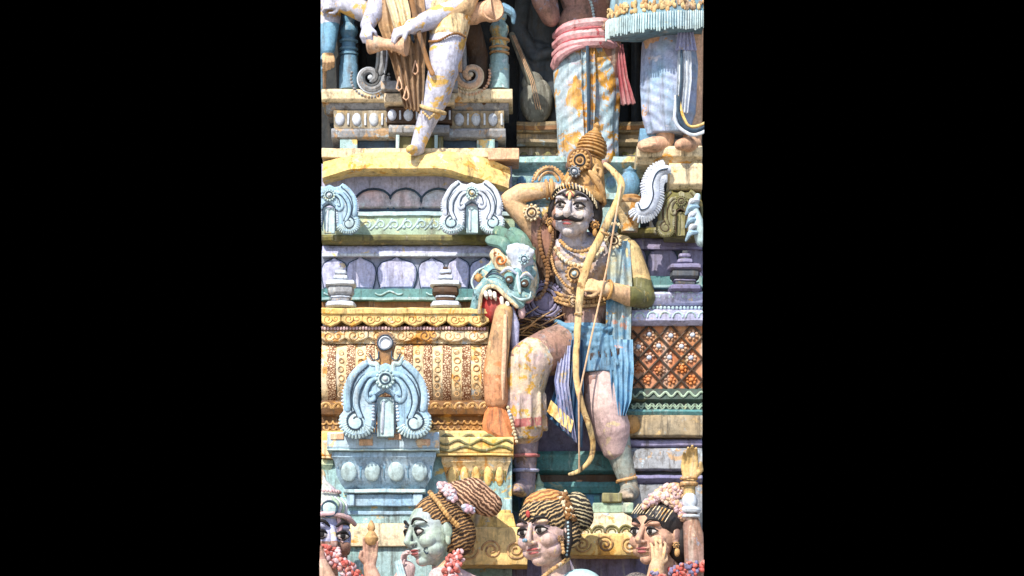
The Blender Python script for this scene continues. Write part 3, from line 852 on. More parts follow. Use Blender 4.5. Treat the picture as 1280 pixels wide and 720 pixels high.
def shrine_block():
    t = thing('carved_roof_block', 'cream block with a ribbed barrel roof and lacy brown bands, behind the big blue ornament', 'block', 507, 570, 60)
    def P(n, ms, fn, dp, bev=.8): mb = MB(dp); fn(mb); return mb.build(n, ms, t, bev=bev)
    a, b = L0 - 2, 611
    P('cornice', [M['yel'], M['gold'], M['brown']], lambda mb: (mb.prof(a, b + 2, [(385, -110), (385, 0), (387, 2), (392, 1), (393, -2), (393, -110)]), scallop(mb, a, b + 1, 392, 408, -6, 26, 4, 1)), 106, 0)
    def bead(mb):
        mb.box(a, b, 407, 413, -90, -4); mb.mat(1)
        for i in range(52): mb.ell((a + 2 + i * 4, 410, -3), (2.1, 2.4, 2.6), n=6, k=4)
    P('bead_band', [M['brown'], M['pink']], bead, 100, 0)
    P('lower_scallops', [M['cream'], M['gold'], M['brown']], lambda mb: (mb.box(a, b, 412, 428, -90, -8), scallop(mb, a, b, 413, 427, -6, 30, 4, 1)), 98, 0)
    def ribs(mb):
        n = 10; w = 24.0; u = a - 4
        prof = [(427, -70), (427, -14), (432, -6), (445, 0), (462, 3), (480, 2), (494, -3), (500, -10), (500, -70)]
        i = 0
        while u < b - 2:
            e0 = max(u, a); e1 = min(u + 13.5, b); 
            mb.mat(0)
            if e1 - e0 > 3: mb.prof(e0, e1, [(v, d + (3 if d > -50 else 0)) for v, d in prof], 1)
            if e1 - e0 > 10:
                mb.mat(2)
                c = (e0 + e1) / 2
                for j in range(6):
                    if random.random() < .12: continue
                    mb.tube(circle((c + random.uniform(-.8, .8), 441 + j * 10.5 + random.uniform(-1.2, 1.2), 5.2 + (1.2 if 1 < j < 5 else -2 if j == 0 else 0)), random.uniform(2.5, 3.9), 12), random.uniform(.5, .9), n=5, closed=True)
            e0 = max(u + 13.5, a); e1 = min(u + w, b)
            mb.mat(1)
            if e1 - e0 > 3: mb.prof(e0, e1, [(v, d + (5 if d > -50 else 0)) for v, d in prof], 1)
            u += w; i += 1
    P('ribbed_roof', [M['cream'], M['lace'], M['gold']], ribs, 92, 1.2)
    def roll(mb):
        mb.mat(0); mb.prof(a, b + 4, [(500, -70), (500, -4), (504, 4), (511, 7), (518, 4), (520, -2), (520, -70)])
        mb.mat(1)
        for i in range(14):
            c = a + 8 + i * 15.2; mb.tube(circle((c, 511, 6), 6.2, 14, 180, 360), 1.8, n=6)
            mb.ell((c, 509, 6), (2.4, 2.4, 2.4), n=8, k=5)
        mb.mat(0); mb.box(a, b + 4, 520, 540, -70, -4); mb.mat(1)
        for i in range(26): mb.tube(circle((a + 4 + i * 8.2, 526, -3), 3.8, 8, 0, 180), 1.1, n=5)
        for i in range(26): mb.tube(circle((a + 8 + i * 8.2, 533, -3), 3.8, 8, 0, 180), 1.1, n=5)
    P('leaf_roll', [M['brown'], M['gold'], M['brownd']], roll, 100, 0)
    def base(mb):
        mb.prof(a, 642, [(538, -80), (538, 0), (541, 3), (568, 2), (571, -2), (571, -80)])
        mb.mat(1); wave(mb, 540, 640, 547, 3, 26, 3, 2.2); wave(mb, 540, 640, 559, 3.4, 40, 3, 2.6)
    P('base_slab', [M['yel'], M['olive']], base, 116, 1)

def plinth(name, label, a, b, v0, dp, mats, ends, n, grp):
    """lotus-capital plinth: slab, cavetto with petals, fillet, foot"""
    t = thing(name, label, 'plinth', (a + b) / 2, v0 + 84, dp, grp)
    def P(nm, fn, dd, bev=1.0): mb = MB(dd); fn(mb); return mb.build(nm, mats, t, bev=bev, cut=ends)
    def slab(mb):
        mb.mat(0); mb.prof(a, b, [(v0 - 6, -60), (v0 - 6, -2), (v0 - 3, 0), (v0 + 13, 0), (v0 + 15, -2), (v0 + 15, -60)])
        if len(mats) > 5:
            mb.mat(5)
            for i in range(4): mb.box(a + 4 + i * 36, a + 21 + i * 36, v0 - 4 + (i % 2) * 7, v0 + 4 + (i % 2) * 7, -4, 1.6 )
        elif ends is None:
            mb.mat(4); wave(mb, a + 3, b - 2, v0 + 1, 2.8, 30, .4, 1.9); wave(mb, a + 3, b - 2, v0 + 9, 2.8, 44, .4, 2.2)
        mb.mat(3); mb.prof(a, b, [(v0 + 15, -60), (v0 + 15, 1), (v0 + 17.5, 1), (v0 + 17.5, -60)])
    P('top_slab', slab, dp)
    def cav(mb):
        q = [(v0 + 19, 0), (v0 + 25, 1), (v0 + 30, -3), (v0 + 34, -5), (v0 + 48, -8), (v0 + 58, -14), (v0 + 64, -22)]
        mb.mat(1); mb.prof(a + 6, b - 4, [(v0 + 18, -60)] + q + [(v0 + 64, -60)], ins=[0, 0, 0, 2, 3, 6, 11, 16, 16])
        w = (b - a - 22) / n
        for i in range(n):
            c = a + 12 + w * (i + .5); mb.mat(3)
            mb.ell((c, v0 + 43, -5.0), (w * .34, 12.5, 2.6), M=Matrix.Rotation(R(-14), 3, 'X'), n=18, k=10)
            mb.mat(4); mb.tube(circle((c, v0 + 40, -6), w * .47, 14, 185, 355), 1, n=5)
            mb.tube([(c + w * .5, v0 + 36, -5.4), (c + w * .5, v0 + 50, -8.5)], 1, n=5)
    P('lotus_capital', cav, dp - 6, 0)
    def foot(mb):
        mb.mat(3); mb.prof(a + 20, b - 17, [(v0 + 65, -60), (v0 + 65, 0), (v0 + 70, 1), (v0 + 71, -60)])
        mb.mat(1); mb.box(a + 25, b - 22, v0 + 71, v0 + 86, -60, -6)
        mb.mat(0); mb.box(a + 24, a + 34, v0 + 71, v0 + 86, -60, -2); mb.box(b - 32, b - 21, v0 + 71, v0 + 86, -60, -2)
    P('foot', foot, dp - 18)
    return t

def lattice_block():
    t = thing('lattice_block', 'rusty brown block with a diamond lattice of white flowers, right of the archer', 'block', 834, 520, 40)
    def P(n, ms, fn, dp, bev=.8): mb = MB(dp); fn(mb); return mb.build(n, ms, t, bev=bev, cut=(None, R0))
    a, b = 790, R0
    def top(mb):
        mb.mat(0); mb.prof(a, b, [(365, -70), (365, 2), (368, 4), (378, 0), (381, -4), (381, -70)])
        mb.mat(1); mb.box(a, b, 381, 387, -60, -5)
        for i in range(19): mb.mat(2); mb.ell((a + 3 + i * 4.8, 384, -4), (2.2, 2.4, 2.4), n=6, k=4)
        mb.mat(0); mb.prof(a, b, [(387, -70), (387, 0), (393, 4), (401, 3), (406, -4), (406, -70)])
        mb.mat(2)
        for i in range(6): mb.tube(circle((a + 9 + i * 16, 372, 2.5), 6, 12, 180, 360), 1.1, n=5); mb.tube(circle((a + 9 + i * 16, 397, 4), 6, 12, 180, 360), 1.2, n=5)
    P('violet_cornice', [M['lav'], M['lavd'], M['cyanw']], top, 72)
    def lat(mb):
        mb.mat(0); mb.box(a, b, 405, 486, -60, -4)
        w = 27.0; hh = 14.0
        nodes = []
        mb.mat(1)
        for k in range(-5, 9):
            x0 = a - 6 + k * w
            for s in (1, -1):
                p = []
                for i in range(41):
                    f = i / 40; v = 406 + 79 * f; u = x0 + s * (v - 406) * w / 2 / hh
                    if a <= u <= b: p.append((u, v, -1.5))
                if len(p) > 1: mb.tube([(q[0] + random.uniform(-.5, .5), q[1], q[2]) for q in p[::5]] + [p[-1]], 1.6, n=6)
        for k in range(-2, 6):
            for r_ in range(6):
                v = 406 + hh * r_
                c = a - 6 + k * w + (0 if r_ % 2 else w / 2)
                if not (a + 3 < c < b - 2 and 408 < v < 482): continue
                c += random.uniform(-1.1, 1.1); v += random.uniform(-1, 1)
                mb.mat(2 if r_ + random.uniform(-.8, .8) < 3.6 else 4); mb.ell((c, v - 1, -3), (3.4, 3.2, 4), n=10, k=6)
                mb.mat(3 if r_ < 4 else 4)
                for j in range(7):
                    an = 2 * PI * j / 7 + r_ + k
                    if random.random() < .13: continue
                    mb.ell((c + 5.6 * math.cos(an), v - 1 + 4.8 * math.sin(an), -3.4), (random.uniform(1.7, 2.6), random.uniform(1.6, 2.4), 3), n=8, k=5)
    P('lattice', [M['rust'], M['brownd'], M['white'], M['peach'], M['orange']], lat, 64, 0)
    def low(mb):
        mb.mat(0); mb.prof(a - 4, b, [(485, -60), (485, -4), (489, 0), (499, 2), (503, -4), (503, -60)])
        mb.mat(1); wave(mb, a, b, 493, 3, 15, 2, 1.6)
        mb.mat(0); mb.box(a - 4, b, 503, 512, -60, -5); mb.mat(1); wave(mb, a, b, 506, 2.4, 9, -4, 1.3); wave(mb, a, b, 509, 2.4, 9, -4, 1.0)
        mb.mat(2); mb.prof(a - 6, b, [(512, -60), (512, 0), (515, 3), (519, 0), (519, -60)])
    P('leaf_mouldings', [M['dgreen'], M['green'], M['teal']], low, 66, 0)

def cake_block(label, a, b, v0, v1, dp, shape):
    t = thing('scroll_block', label, 'block', (a + b) / 2, v1, dp, 'yellow carved blocks between the women')
    mb = MB(dp); h = v1 - v0
    if shape == 'step':
        mb.prof(a + 6, b - 14, [(v0, -50), (v0, -8), (v0 + h * .28, -4), (v0 + h * .28, -50)], ins=[6, 4, 0, 0])
        mb.box(a + 26, b - 20, v0 - 4, v0 + 3, -40, -10)
        mb.build('upper_tier', [M['yel'], M['gold']], t, bev=1.2); mb = MB(dp)
        mb.prof(a, b, [(v0 + h * .28, -60), (v0 + h * .28, -2), (v0 + h * .32, 0), (v0 + h * .92, 2), (v1, 0), (v1, -60)])
        vv = v0 + h * .72
    else:
        mb.prof(a, b, [(v0, -50), (v0, -10), (v0 + h * .1, -6), (v0 + h * .5, -2), (v0 + h * .5, -50)], ins=[24, 22, 12, 0, 0])
        mb.mat(1)
        for i in range(4): mb.tube(circle((a + 18 + i * 17, v0 + h * .46, -2.4), 8, 12, 180, 360), 1.6, n=6); mb.tube(circle((a + 18 + i * 17, v0 + h * .46, -2.4), 4.5, 10, 180, 360), 1.2, n=6)
        mb.build('upper_tier', [M['cream2'], M['olive']], t, bev=1.2); mb = MB(dp)
        mb.prof(a, b, [(v0 + h * .5, -60), (v0 + h * .5, 0), (v0 + h * .55, 2), (v1 - 3, 2), (v1, 0), (v1, -60)])
        vv = v0 + h * .75
    mb.mat(1)
    n = max(2, int((b - a) / 29)); w = (b - a) / n; q = min(w * .42, (v1 - vv) * .82)
    for i in range(n):
        c = a + w * (i + .5)
        mb.tube(spiral((c, vv, 2.4), q, q * .2, 180 if i % 2 else 0, (180 if i % 2 else 0) + 650, 44), 1.5, n=6)
    mb.build('scroll_tier', [M['yel'], M['gold']], t, bev=1.2)
    return t

def ornaments():
    upper_plinth()
    blue = [M['blue'], M['cyanw'], M['line'], M['white'], M['brown']]
    nasi('leaf_ornament', 'large blue horseshoe leaf ornament with a round tan crest, on the blue plinth', 482, 547, 116, 130, 165, blue)
    nasi('leaf_ornament', 'pale blue and cream horseshoe ornament under the eave, beside the raised elbow', 590, 292, 82, 70, 80, [M['white'], M['cyanw'], M['line'], M['white'], M['gold']], finial=False)
    nasi('leaf_ornament', 'sky blue horseshoe ornament under the eave, cut by the left end of the wall', 412, 292, 78, 66, 80, [M['blue'], M['cyanw'], M['line'], M['white'], M['gold']], finial=False, cut=(L0, None))
    nasi('leaf_ornament', 'olive green horseshoe ornament below the cream corner block', 851, 296, 62, 62, 66, [M['olive'], M['olive'], M['brownd'], M['olive'], M['gold']], finial=False, cut=(None, R0))
    # half leaf: white S-scroll
    t = thing('leaf_scroll', 'chalky white fringed S-scroll leaf above the violet ledge, right of the bow tip', 'ornament', 812, 272, 84)
    mb = MB(84)
    pth = curve([(834, 212, 0), (822, 216, 0), (815, 230, 0), (816, 246, 0), (811, 259, 0), (801, 263, 0), (797, 256, 0)], 7)
    mb.mat(0); mb.tube(pth, lerpr([6, 8, 9, 9, 9, 7, 4], len(pth)), n=10, flat=.7)
    mb.mat(2); mb.tube([p + Vector((0, 0, 6)) for p in pth], 1.0, n=6); mb.build('scroll', [M['white'], M['cyanw'], M['line']], t)
    mb = MB(84)
    for i in range(2, len(pth) - 3):
        tg = (pth[i + 1] - pth[i - 1]).normalized(); nr = Vector((tg.y, -tg.x, 0))
        for s in (-1, 1):
            mb.tube([pth[i] + nr * s * 7, pth[i] + nr * s * 13.5 + Vector((0, 1, -2))], [2.6, 1.5], n=6)
    mb.build('fringe', [M['white']], t)
    stack_finial('left tiered finial of white slabs and grey bowls, at the wall end', 426, 84, 334, 386, 38, [M['white'], M['grey']])
    stack_finial('tiered finial of white slabs on brown bowls, beside the gaping beast head', 557, 84, 334, 386, 38, [M['white'], M['brownd']])
    stack_finial('dusky violet tiered finial on the right ledge', 856, 66, 314, 366, 42, [M['lavd'], M['greyd']])
    scroll_volute('grey striped spiral volute left of the striding leg', 463, 97, 22, 1, [M['grey'], M['greyd'], M['white'], M['grey']], (16, 58))
    scroll_volute('peach edged spiral volute right of the striding leg', 588, 94, 22, -1, [M['peach'], M['grey'], M['cream2'], M['peach']], (14, 45))
    baluster('bright blue turned baluster left of the drum', 436, 20, 112, 24, -18, [M['blue2'], M['blue2']])
    baluster('aqua and ochre turned baluster under the horn', 624, 18, 112, 26, 4, [M['tealp'], M['gold']])
    shrine_block()
    pl = [M['slabw'], M['blue'], M['white'], M['cyanw'], M['blue2'], M['peach']]
    plinth('lotus_plinth', 'blue lotus plinth with white petal ovals below the big blue ornament', 409, 549, 546, 154, pl, None, 4, 'lotus plinths')
    plinth('lotus_plinth', 'cream lotus plinth beside the orange fan, below the beast trunk', 546, 642, 552, 128, [M['yel'], M['cream'], M['cream2'], M['yel'], M['olive']], None, 5, 'lotus plinths')
    plinth('lotus_plinth', 'sliver of a cream lotus plinth at the left end of the wall', 330, 420, 556, 124, [M['cream'], M['green'], M['cream'], M['cream2'], M['brown']], (L0, None), 4, 'lotus plinths')
    lattice_block()
    cake_block('stepped yellow scroll block between the green face and the orange hair', 570, 659, 640, 706, 176, 'step')
    cake_block('pale yellow sloping scroll block below the planted foot', 713, 801, 640, 694, 160, 'slope')
    # little things standing on ledges
    t = thing('stepped_pedestal', 'small mossy green two-step pedestal under the archer\'s foot', 'pedestal', 764, 640, 140)
    mb = MB(140); mb.box(753, 778, 616, 628, -30, 0); mb.mat(1); mb.box(741, 792, 628, 641, -34, -4); mb.build('steps', [M['olive'], M['green']], t, bev=1.5)
    t = thing('leaf_bracket', 'pale blue leafy bracket on the olive ornament, at the right end', 'bracket', 872, 300, 78)
    mb = MB(78); mb.limb([(878, 300, 0), (872, 280, 4), (866, 262, 6), (872, 246, 4)], [9, 8, 6, 4]); mb.build('stem', [M['cyanw']], t, remesh=1.0, cut=(None, R0))
    for i in range(6): mb = MB(78); ctube(mb, [(872, 252 + i * 8, 8), (864 - i % 2 * 2, 254 + i * 8, 12), (860 - i % 2 * 3, 262 + i * 8, 8)], [2, 3.6, 1.4]); mb.build('leaf', [M['blue'] if i % 2 else M['white']], t)
    t = thing('pot_finial', 'blue pot finial above the cream capital, right of the bow tip', 'finial', 787, 246, 40)
    mb = MB(40); mb.lathe((787, 246, 0), [(9, 0), (13, 5), (15, 14), (12, 24), (8, 30), (9, 33), (4, 35), (1, 38)], n=22); mb.build('pot', [M['blue2']], t)
    mb = MB(40); mb.lathe((787, 246, 0), [(14, -4), (15, -1), (12, 1), (2, 1)], n=22); mb.build('rim', [M['gold']], t)
    t = thing('bell_capital', 'cream bell capital carrying the blue pot', 'capital', 787, 292, 44)
    mb = MB(44); mb.lathe((787, 290, -2), [(10, 0), (12, 10), (17, 26), (20, 34), (20, 38), (16, 40)], n=24, sq=.5); mb.build('bell', [M['cream']], t)
    mb = MB(44); mb.lathe((787, 290, -2), [(20.5, 34), (21.5, 35.5), (21.5, 38), (20, 39)], n=24, sq=.5); mb.build('abacus', [M['gold']], t)
    # ledge under the right hand figure
    t = thing('standing_slab', 'weathered cream slab the figure with the lavender skirt stands on', 'slab', 838, 206, 70)
    mb = MB(70); mb.prof(796, R0 + 2, [(182, -90), (182, 0), (186, 3), (196, 2), (200, -6), (204, -8), (204, -90)]); mb.build('slab', [M['cream2']], t, bev=1.2)
    mb = MB(64); mb.mat(0); mb.prof(800, 822, [(160, -60), (160, 0), (182, 0), (182, -60)]); mb.build('blue_block', [M['blue2']], t, bev=1.2)
    t = thing('dome_finial', 'small green ribbed dome finial behind the orange hair', 'finial', 673, 640, 60)
    mb = MB(60); mb.lathe((673, 640, 0), [(20, 0), (22, 6), (19, 18), (11, 28), (6, 32), (7, 35), (3, 40), (1, 48)], n=22); mb.build('dome', [M['green']], t)
# ================================================================== figures
def hrot(yaw, pitch, roll):
    return Matrix.Rotation(R(roll), 3, 'Z') @ Matrix.Rotation(R(-yaw), 3, 'Y') @ Matrix.Rotation(R(-pitch), 3, 'X')

class Head:
    """yaw > 0 turns the face to the viewer's left"""
    def __init__(s, c, r, yaw=0, pitch=0, roll=0):
        s.c = vec(c); s.r = r; s.M = hrot(yaw, pitch, roll)
    def P(s, x, y, z): return s.c + s.M @ (Vector((x, -y, z)) * s.r)
    def E(s, mb, p, q, n=16, k=10): mb.ell(s.P(*p), [a * s.r for a in q], M=s.M, n=n, k=k)
    def T(s, mb, pts, rr, n=8, k=5):
        c = curve([s.P(*p) for p in pts], k); q = [a * s.r for a in rr] if isinstance(rr, (list, tuple)) else rr * s.r
        mb.tube(c, lerpr(q, len(c)) if isinstance(q, list) else q, n=n)
    def solid(s, mb, male=False, ears=True):
        E = lambda *a: s.E(mb, *a)
        E((0, .28, -.12), (.74, .72, .86)); E((0, -.05, .1), (.68, .75, .68)); E((0, -.40, .22), (.56, .55, .54))
        E((0, -.78, .52), (.22, .19, .22)); 
        for x in (-1, 1):
            E((x * .38, -.22, .50), (.27, .24, .27)); E((x * .30, .30, .62), (.26, .09, .16)); E((x * .12, -.27, .84), (.085, .065, .10))
            E((x * .30, .06, .62), (.19, .13, .15)); E((x * .42, -.52, .30), (.22, .22, .3))
            if ears:
                E((x * .74, 0, -.02), (.08, .26, .16)); E((x * .74, -.3, .02), (.07, .16, .09))
        q = .145 if male else .11
        s1 = [s.P(0, .22, .74), s.P(0, 0, .88), s.P(0, -.2, .99), s.P(0, -.27, .94)]
        for a, b, ra, rb in zip(s1, s1[1:], (.085, .085, q), (.085, q, q * .9)): mb.cap(a, ra * s.r, b, rb * s.r)
        E((0, -.47, .74), (.24, .06, .14)); E((0, -.58, .72), (.2, .075, .13))
    def features(s, parent, dp, lid='kohl', brow='kohl', lip='lip', eyes=(-1, 1), look=0, esz=1.0, cut=None):
        for x in eyes:
            mb = MB(dp); s.E(mb, (x * .31, .05, .715), (.19 * esz, .085 * esz, .085)); mb.mat(1); s.E(mb, (x * .31 + look, .055, .775), (.09 * esz, .08 * esz, .035), 12, 8)
            mb.mat(2)
            s.T(mb, [(x * .31 - .22, .03, .70), (x * .31 - .1, .15, .775), (x * .31 + .06, .165, .775), (x * .31 + .23, .06, .68)], [.02, .042, .042, .018])
            s.T(mb, [(x * .31 - .2, .02, .71), (x * .31, -.06, .78), (x * .31 + .2, .03, .70)], [.012, .02, .012])
            mb.build('eye', [M['eye'], M['kohl'], M[lid]], parent, wob=0, cut=cut)
            mb = MB(dp); s.T(mb, [(x * .10, .30, .80), (x * .26, .42, .80), (x * .44, .41, .70), (x * .58, .28, .55)], [.03, .05, .04, .015]); mb.build('eyebrow', M[brow], parent, wob=0, cut=cut)
        mb = MB(dp); s.E(mb, (0, -.475, .775), (.22, .05, .12)); s.E(mb, (0, -.575, .755), (.18, .06, .11)); mb.build('lips', M[lip], parent, wob=0, cut=cut)

def hand(mb, w, f, n, L, curl=.6, thumb=1, spread=.0):
    w = vec(w); f = vec(f).normalized(); n = vec(n); n = (n - f * n.dot(f)).normalized(); sd = f.cross(n) * thumb
    for i, ln in enumerate((.92, 1.0, .94, .76)):
        kn = w + f * (L * (.48 - .03 * abs(i - 1))) + sd * (L * (.175 - .115 * i))
        mb.cap(w + sd * L * (.09 - .06 * i), L * .085, kn, L * .068)
        a = 0; p = kn
        for seg, da, r0, r1 in ((.25, 55, .060, .054), (.17, 75, .054, .048), (.12, 45, .048, .038)):
            a += R(da) * curl; dr = (f * math.cos(a) + n * math.sin(a) + sd * spread * (1.5 - i)).normalized(); q = p + dr * (L * seg * ln)
            mb.cap(p, L * r0, q, L * r1, n=10); p = q
    b = w + f * L * .14 + sd * L * .13
    p = b; dr = (f * .62 + sd * .7 + n * .25 * (1 + curl)).normalized(); q = p + dr * L * .24; mb.cap(w + sd * L * .05, L * .09, b, L * .085); mb.cap(p, L * .085, q, L * .06)
    dr = (f * (.9 - .3 * curl) + n * .8 * curl - sd * .1).normalized(); mb.cap(q, L * .06, q + dr * L * .2, L * .046)

def ring(mb, c, axis, r, t, flat=1.0, n=22):
    """bangle of radius r round an axis"""
    c = vec(c); ax = vec(axis).normalized(); a = ax.orthogonal().normalized(); b = ax.cross(a)
    mb.tube([c + (a * math.cos(2 * PI * i / n) + b * math.sin(2 * PI * i / n)) * r for i in range(n)], t, n=8, closed=True)

def bow_():
    dp = 60
    pts = [(756, 207, 34), (766, 216, 36), (775, 229, 38), (773, 245, 40), (763, 268, 42), (750, 296, 44), (737, 322, 46), (728, 348, 47), (723, 376, 52), (721, 410, 58), (719, 445, 61), (720, 478, 62), (727, 508, 59), (736, 535, 53), (740, 556, 44), (736, 574, 43), (724, 586, 42), (711, 591, 41)]
    t = thing('bow', 'long golden bow with a pale string held upright by the moustached archer', 'bow', 725, 590, dp)
    c = curve([(u, v + d * .17, d) for u, v, d in pts], 6)
    mb = MB(dp); mb.tube(c, lerpr([3, 4, 4.4, 4.4, 4.6, 4.8, 5, 5, 4.6, 4.2, 3.9, 3.7, 3.6, 3.6, 3.5, 3.2, 2.7, 2], len(c)), n=12, flat=.55)
    mb.build('limb', M['bowp'], t, wob=.5)
    mb = MB(dp); mb.tube([(775, 240, 44), (757, 345, 54), (738, 430, 62), (722, 505, 66), (723, 592, 48)], 1.2, n=6); mb.build('string', M['rope'], t, wob=.15)
    mb = MB(dp); ring(mb, (722, 402, 56), (0, 1, 0), 4.8, 1.2); mb.build('binding', M['gold'], t); mb = MB(dp); ring(mb, (755, 301, 45), (.5, -1, 0), 5.2, 1); mb.build('binding', M['gold'], t)

def archer():
    dp = 60
    t = thing('archer_statue', 'large painted statue of a moustached archer in a tall tiered crown', 'statue', 725, 620, dp)
    h = Head((718, 268, 20), 36.5, 15, 2, 7)
    mb = MB(dp); h.solid(mb, True)
    mb.limb([(716, 318, 4), (718, 292, 10)], [17, 16])
    mb.ell((733, 338, 2), (44, 38, 25)); mb.ell((714, 332, 14), (22, 17, 14)); mb.ell((752, 332, 12), (22, 17, 14)); mb.ell((733, 376, 4), (35, 40, 23)); mb.ell((730, 428, 2), (40, 32, 27)); mb.ell((731, 402, 14), (22, 22, 16))
    mb.limb([(692, 318, 0), (776, 314, 2)], [19, 20]); mb.limb([(700, 318, 0), (716, 306, 2), (762, 312, 0)], [14, 14, 14])
    # arm behind the head
    mb.limb([(688, 314, 2), (662, 280, 10), (638, 256, 18)], [16, 14, 11.5]); mb.limb([(637, 254, 18), (652, 246, 20), (692, 240, 18)], [11.5, 12, 9])
    hand(mb, (692, 240, 18), (1, -.1, -.35), (0, .6, -1), 40, .6, 1)
    # arm that holds the bow
    mb.limb([(782, 318, 2), (796, 348, 4), (806, 374, 12)], [20, 17, 13.5]); mb.limb([(806, 374, 12), (786, 376, 30), (752, 368, 46)], [13.5, 12.5, 9])
    hand(mb, (754, 369, 46), (-1, -.22, .12), (0, .3, -1), 40, .55, -1)
    # raised leg, planted leg
    mb.limb([(710, 434, 6), (684, 446, 32), (660, 458, 48)], [31, 29, 25]); mb.limb([(660, 460, 48), (653, 500, 38), (654, 540, 26), (657, 590, 16), (657, 606, 12)], [25, 22, 21, 13, 12])
    mb.limb([(658, 610, 8), (652, 614, 26), (644, 617, 44)], [12, 11, 7])
    for i in range(5): mb.cap((646 - i * 3.2 + 6, 617, 40), 4, (640 - i * 3 + 8, 618, 52 - i * 2), 3.2)
    mb.limb([(750, 436, 0), (748, 478, 14), (752, 506, 18)], [31, 26, 22]); mb.limb([(752, 508, 18), (764, 536, 8), (776, 572, 2), (786, 604, 0), (787, 612, 0)], [22, 22.5, 15, 11.5, 11.5])
    mb.limb([(788, 614, -2), (784, 620, 18), (780, 624, 36)], [12, 11, 8])
    for i in range(5): mb.cap((788 - i * 4, 624, 34), 3.6, (788 - i * 4.4, 626, 44 - i * 1.5), 3)
    def reg(u, v, d):
        if v < 312 and 684 < u < 758 and v > 225 and u > 694: return 1
        if u < 694 and v < 262 and v > 220: return 2
        if 700 < u <= 786 and 350 < v < 394 and d > 16 + (12 if u < 762 else -10): return 2
        if u < 700 and v < 330: return 0 if u > 664 else 2
        if u > 786 and v < 392: return 3 if v < 352 + noise.noise(Vector((u * .06, v * .06, 0))) * 26 else 6  # lit gold over shaded olive: light put into the arm's colour
        if u > 774 and v < 340: return 3
        if v > 520 and u > 735: return 5
        if v > 500: return 4
        if 690 < u < 775 and v < 372 and d > 6: return 7
        if 700 < u < 775 and 340 < v < 384 and d > 40: return 2
        return 0
    mb.build('body', [M['skin'], M['facea'], M['skint'], M['goldp'], M['shin'], M['shin2'], M['olive'], M['chest']], t, remesh=.95, smooth=4, region=reg)
    h.features(t, dp, esz=.74, look=-.02, lid='kohl')
    mb = MB(dp)
    for x in (-1, 1): h.T(mb, [(x * .02, -.38, .90), (x * .16, -.40, .90), (x * .32, -.44, .82), (x * .46, -.40, .72), (x * .50, -.30, .69), (x * .43, -.26, .74)], [.055, .085, .065, .045, .03, .016])
    mb.build('moustache', M['kohl'], t, wob=.1)
    mb = MB(dp); 
    h.E(mb, (0, .34, -.28), (.86, .68, .82)); h.E(mb, (.62, -.05, -.3), (.28, .6, .4)); h.E(mb, (-.66, -.1, -.34), (.26, .7, .4))
    for x in (-1, 1): h.T(mb, [(x * .72, .3, .1), (x * .80, -.1, .04), (x * .78, -.4, -.1), (x * .95, -.7, -.3)], [.12, .13, .12, .06])
    mb.build('hair', M['black'], t)
    # forehead mark
    mb = MB(dp); h.E(mb, (0, .44, .80), (.16, .10, .06)); h.E(mb, (0, .3, .86), (.05, .1, .04)); mb.mat(1); h.T(mb, [(-.12, .36, .84), (0, .50, .83), (.12, .36, .84)], .03); mb.build('forehead_mark', [M['yel'], M['red']], t, wob=0)
    # crown
    ax = (.22, -1, -.06)
    cr = thing_part('crown', t, (728, 246, 10), dp)
    mb = MB(dp); mb.lathe((726, 250, 12), [(31, -4), (33, 0), (32, 5), (28, 8), (28.5, 14), (24, 28), (19, 44), (15, 50), (12, 52)], axis=ax, n=30, flat=.9); mb.build('crown_cap', M['gold'], cr)
    mb = MB(dp)
    pr = []
    for hh, r in ((52, 16), (57, 20), (61, 21), (66, 20.5), (70, 19.5), (74, 17.5), (78, 14), (82, 10)):
        r *= .93; pr += [(r * .84, hh - 2.0), (r, hh - .8), (r, hh + 1), (r * .84, hh + 2.0)]
    pr += [(5, 86), (3.6, 90), (5, 93), (1, 98)]
    mb.lathe((726, 250, 12), pr, axis=ax, n=26); mb.build('tiered_cone', [M['gold']], cr, ang=25)
    mb = MB(dp); 
    arc = [h.P(x, y, z) for x, y, z in ((-.72, .42, .35), (-.5, .58, .62), (-.2, .66, .76), (.15, .66, .78), (.5, .54, .66), (.74, .28, .40), (.82, .1, .2))]
    c = curve(arc, 6); mb.tube(c, 2.6, n=8); mb.mat(1)
    for i in range(0, len(c) - 1, 2): mb.tube([c[i] + Vector((0, -4, 3)), c[i] + Vector((1.2, 2.4, 3))], .9, n=5)
    mb.build('brow_band', [M['black'], M['cream2']], cr)
    mb = MB(dp); mb.rosette((724, 209, 38), 13, 4, 14, 1, 2, 0); mb.tube(circle((724, 209, 37), 14, 20, 150, 400), 2.4, n=7); mb.build('jewel_disc', [M['brown'], M['gold'], M['black']], cr)
    mb = MB(dp); mb.rosette((717, 224, 44), 8, 4, 10, 0, 1, 2); mb.build('pearl_flower', [M['grey'], M['line'], M['white']], cr)
    for pts, rr in (([(736, 222, 36), (744, 232, 34), (752, 246, 28), (755, 258, 24)], [3, 5, 4.5, 2]), ([(746, 212, 32), (742, 222, 36), (748, 228, 34), (750, 220, 34), (746, 217, 35)], [2, 3.4, 3, 2.4, 1.6]), ([(714, 228, 42), (709, 238, 43), (712, 246, 44), (718, 244, 44)], [3, 4, 3.4, 2])):
        mb = MB(dp); ctube(mb, pts, rr); mb.build('crown_leaf', M['gold'], cr)
    mb = MB(dp); mb.tube(circle((686, 228, 4), 17, 16, 190, 350), 2.2, n=6); mb.tube(circle((686, 228, 3), 12, 16, 190, 350), 2, n=6); mb.beads(circle((686, 229, 3), 20, 18, 185, 355), 2); mb.build('side_fan', [M['gold']], cr)
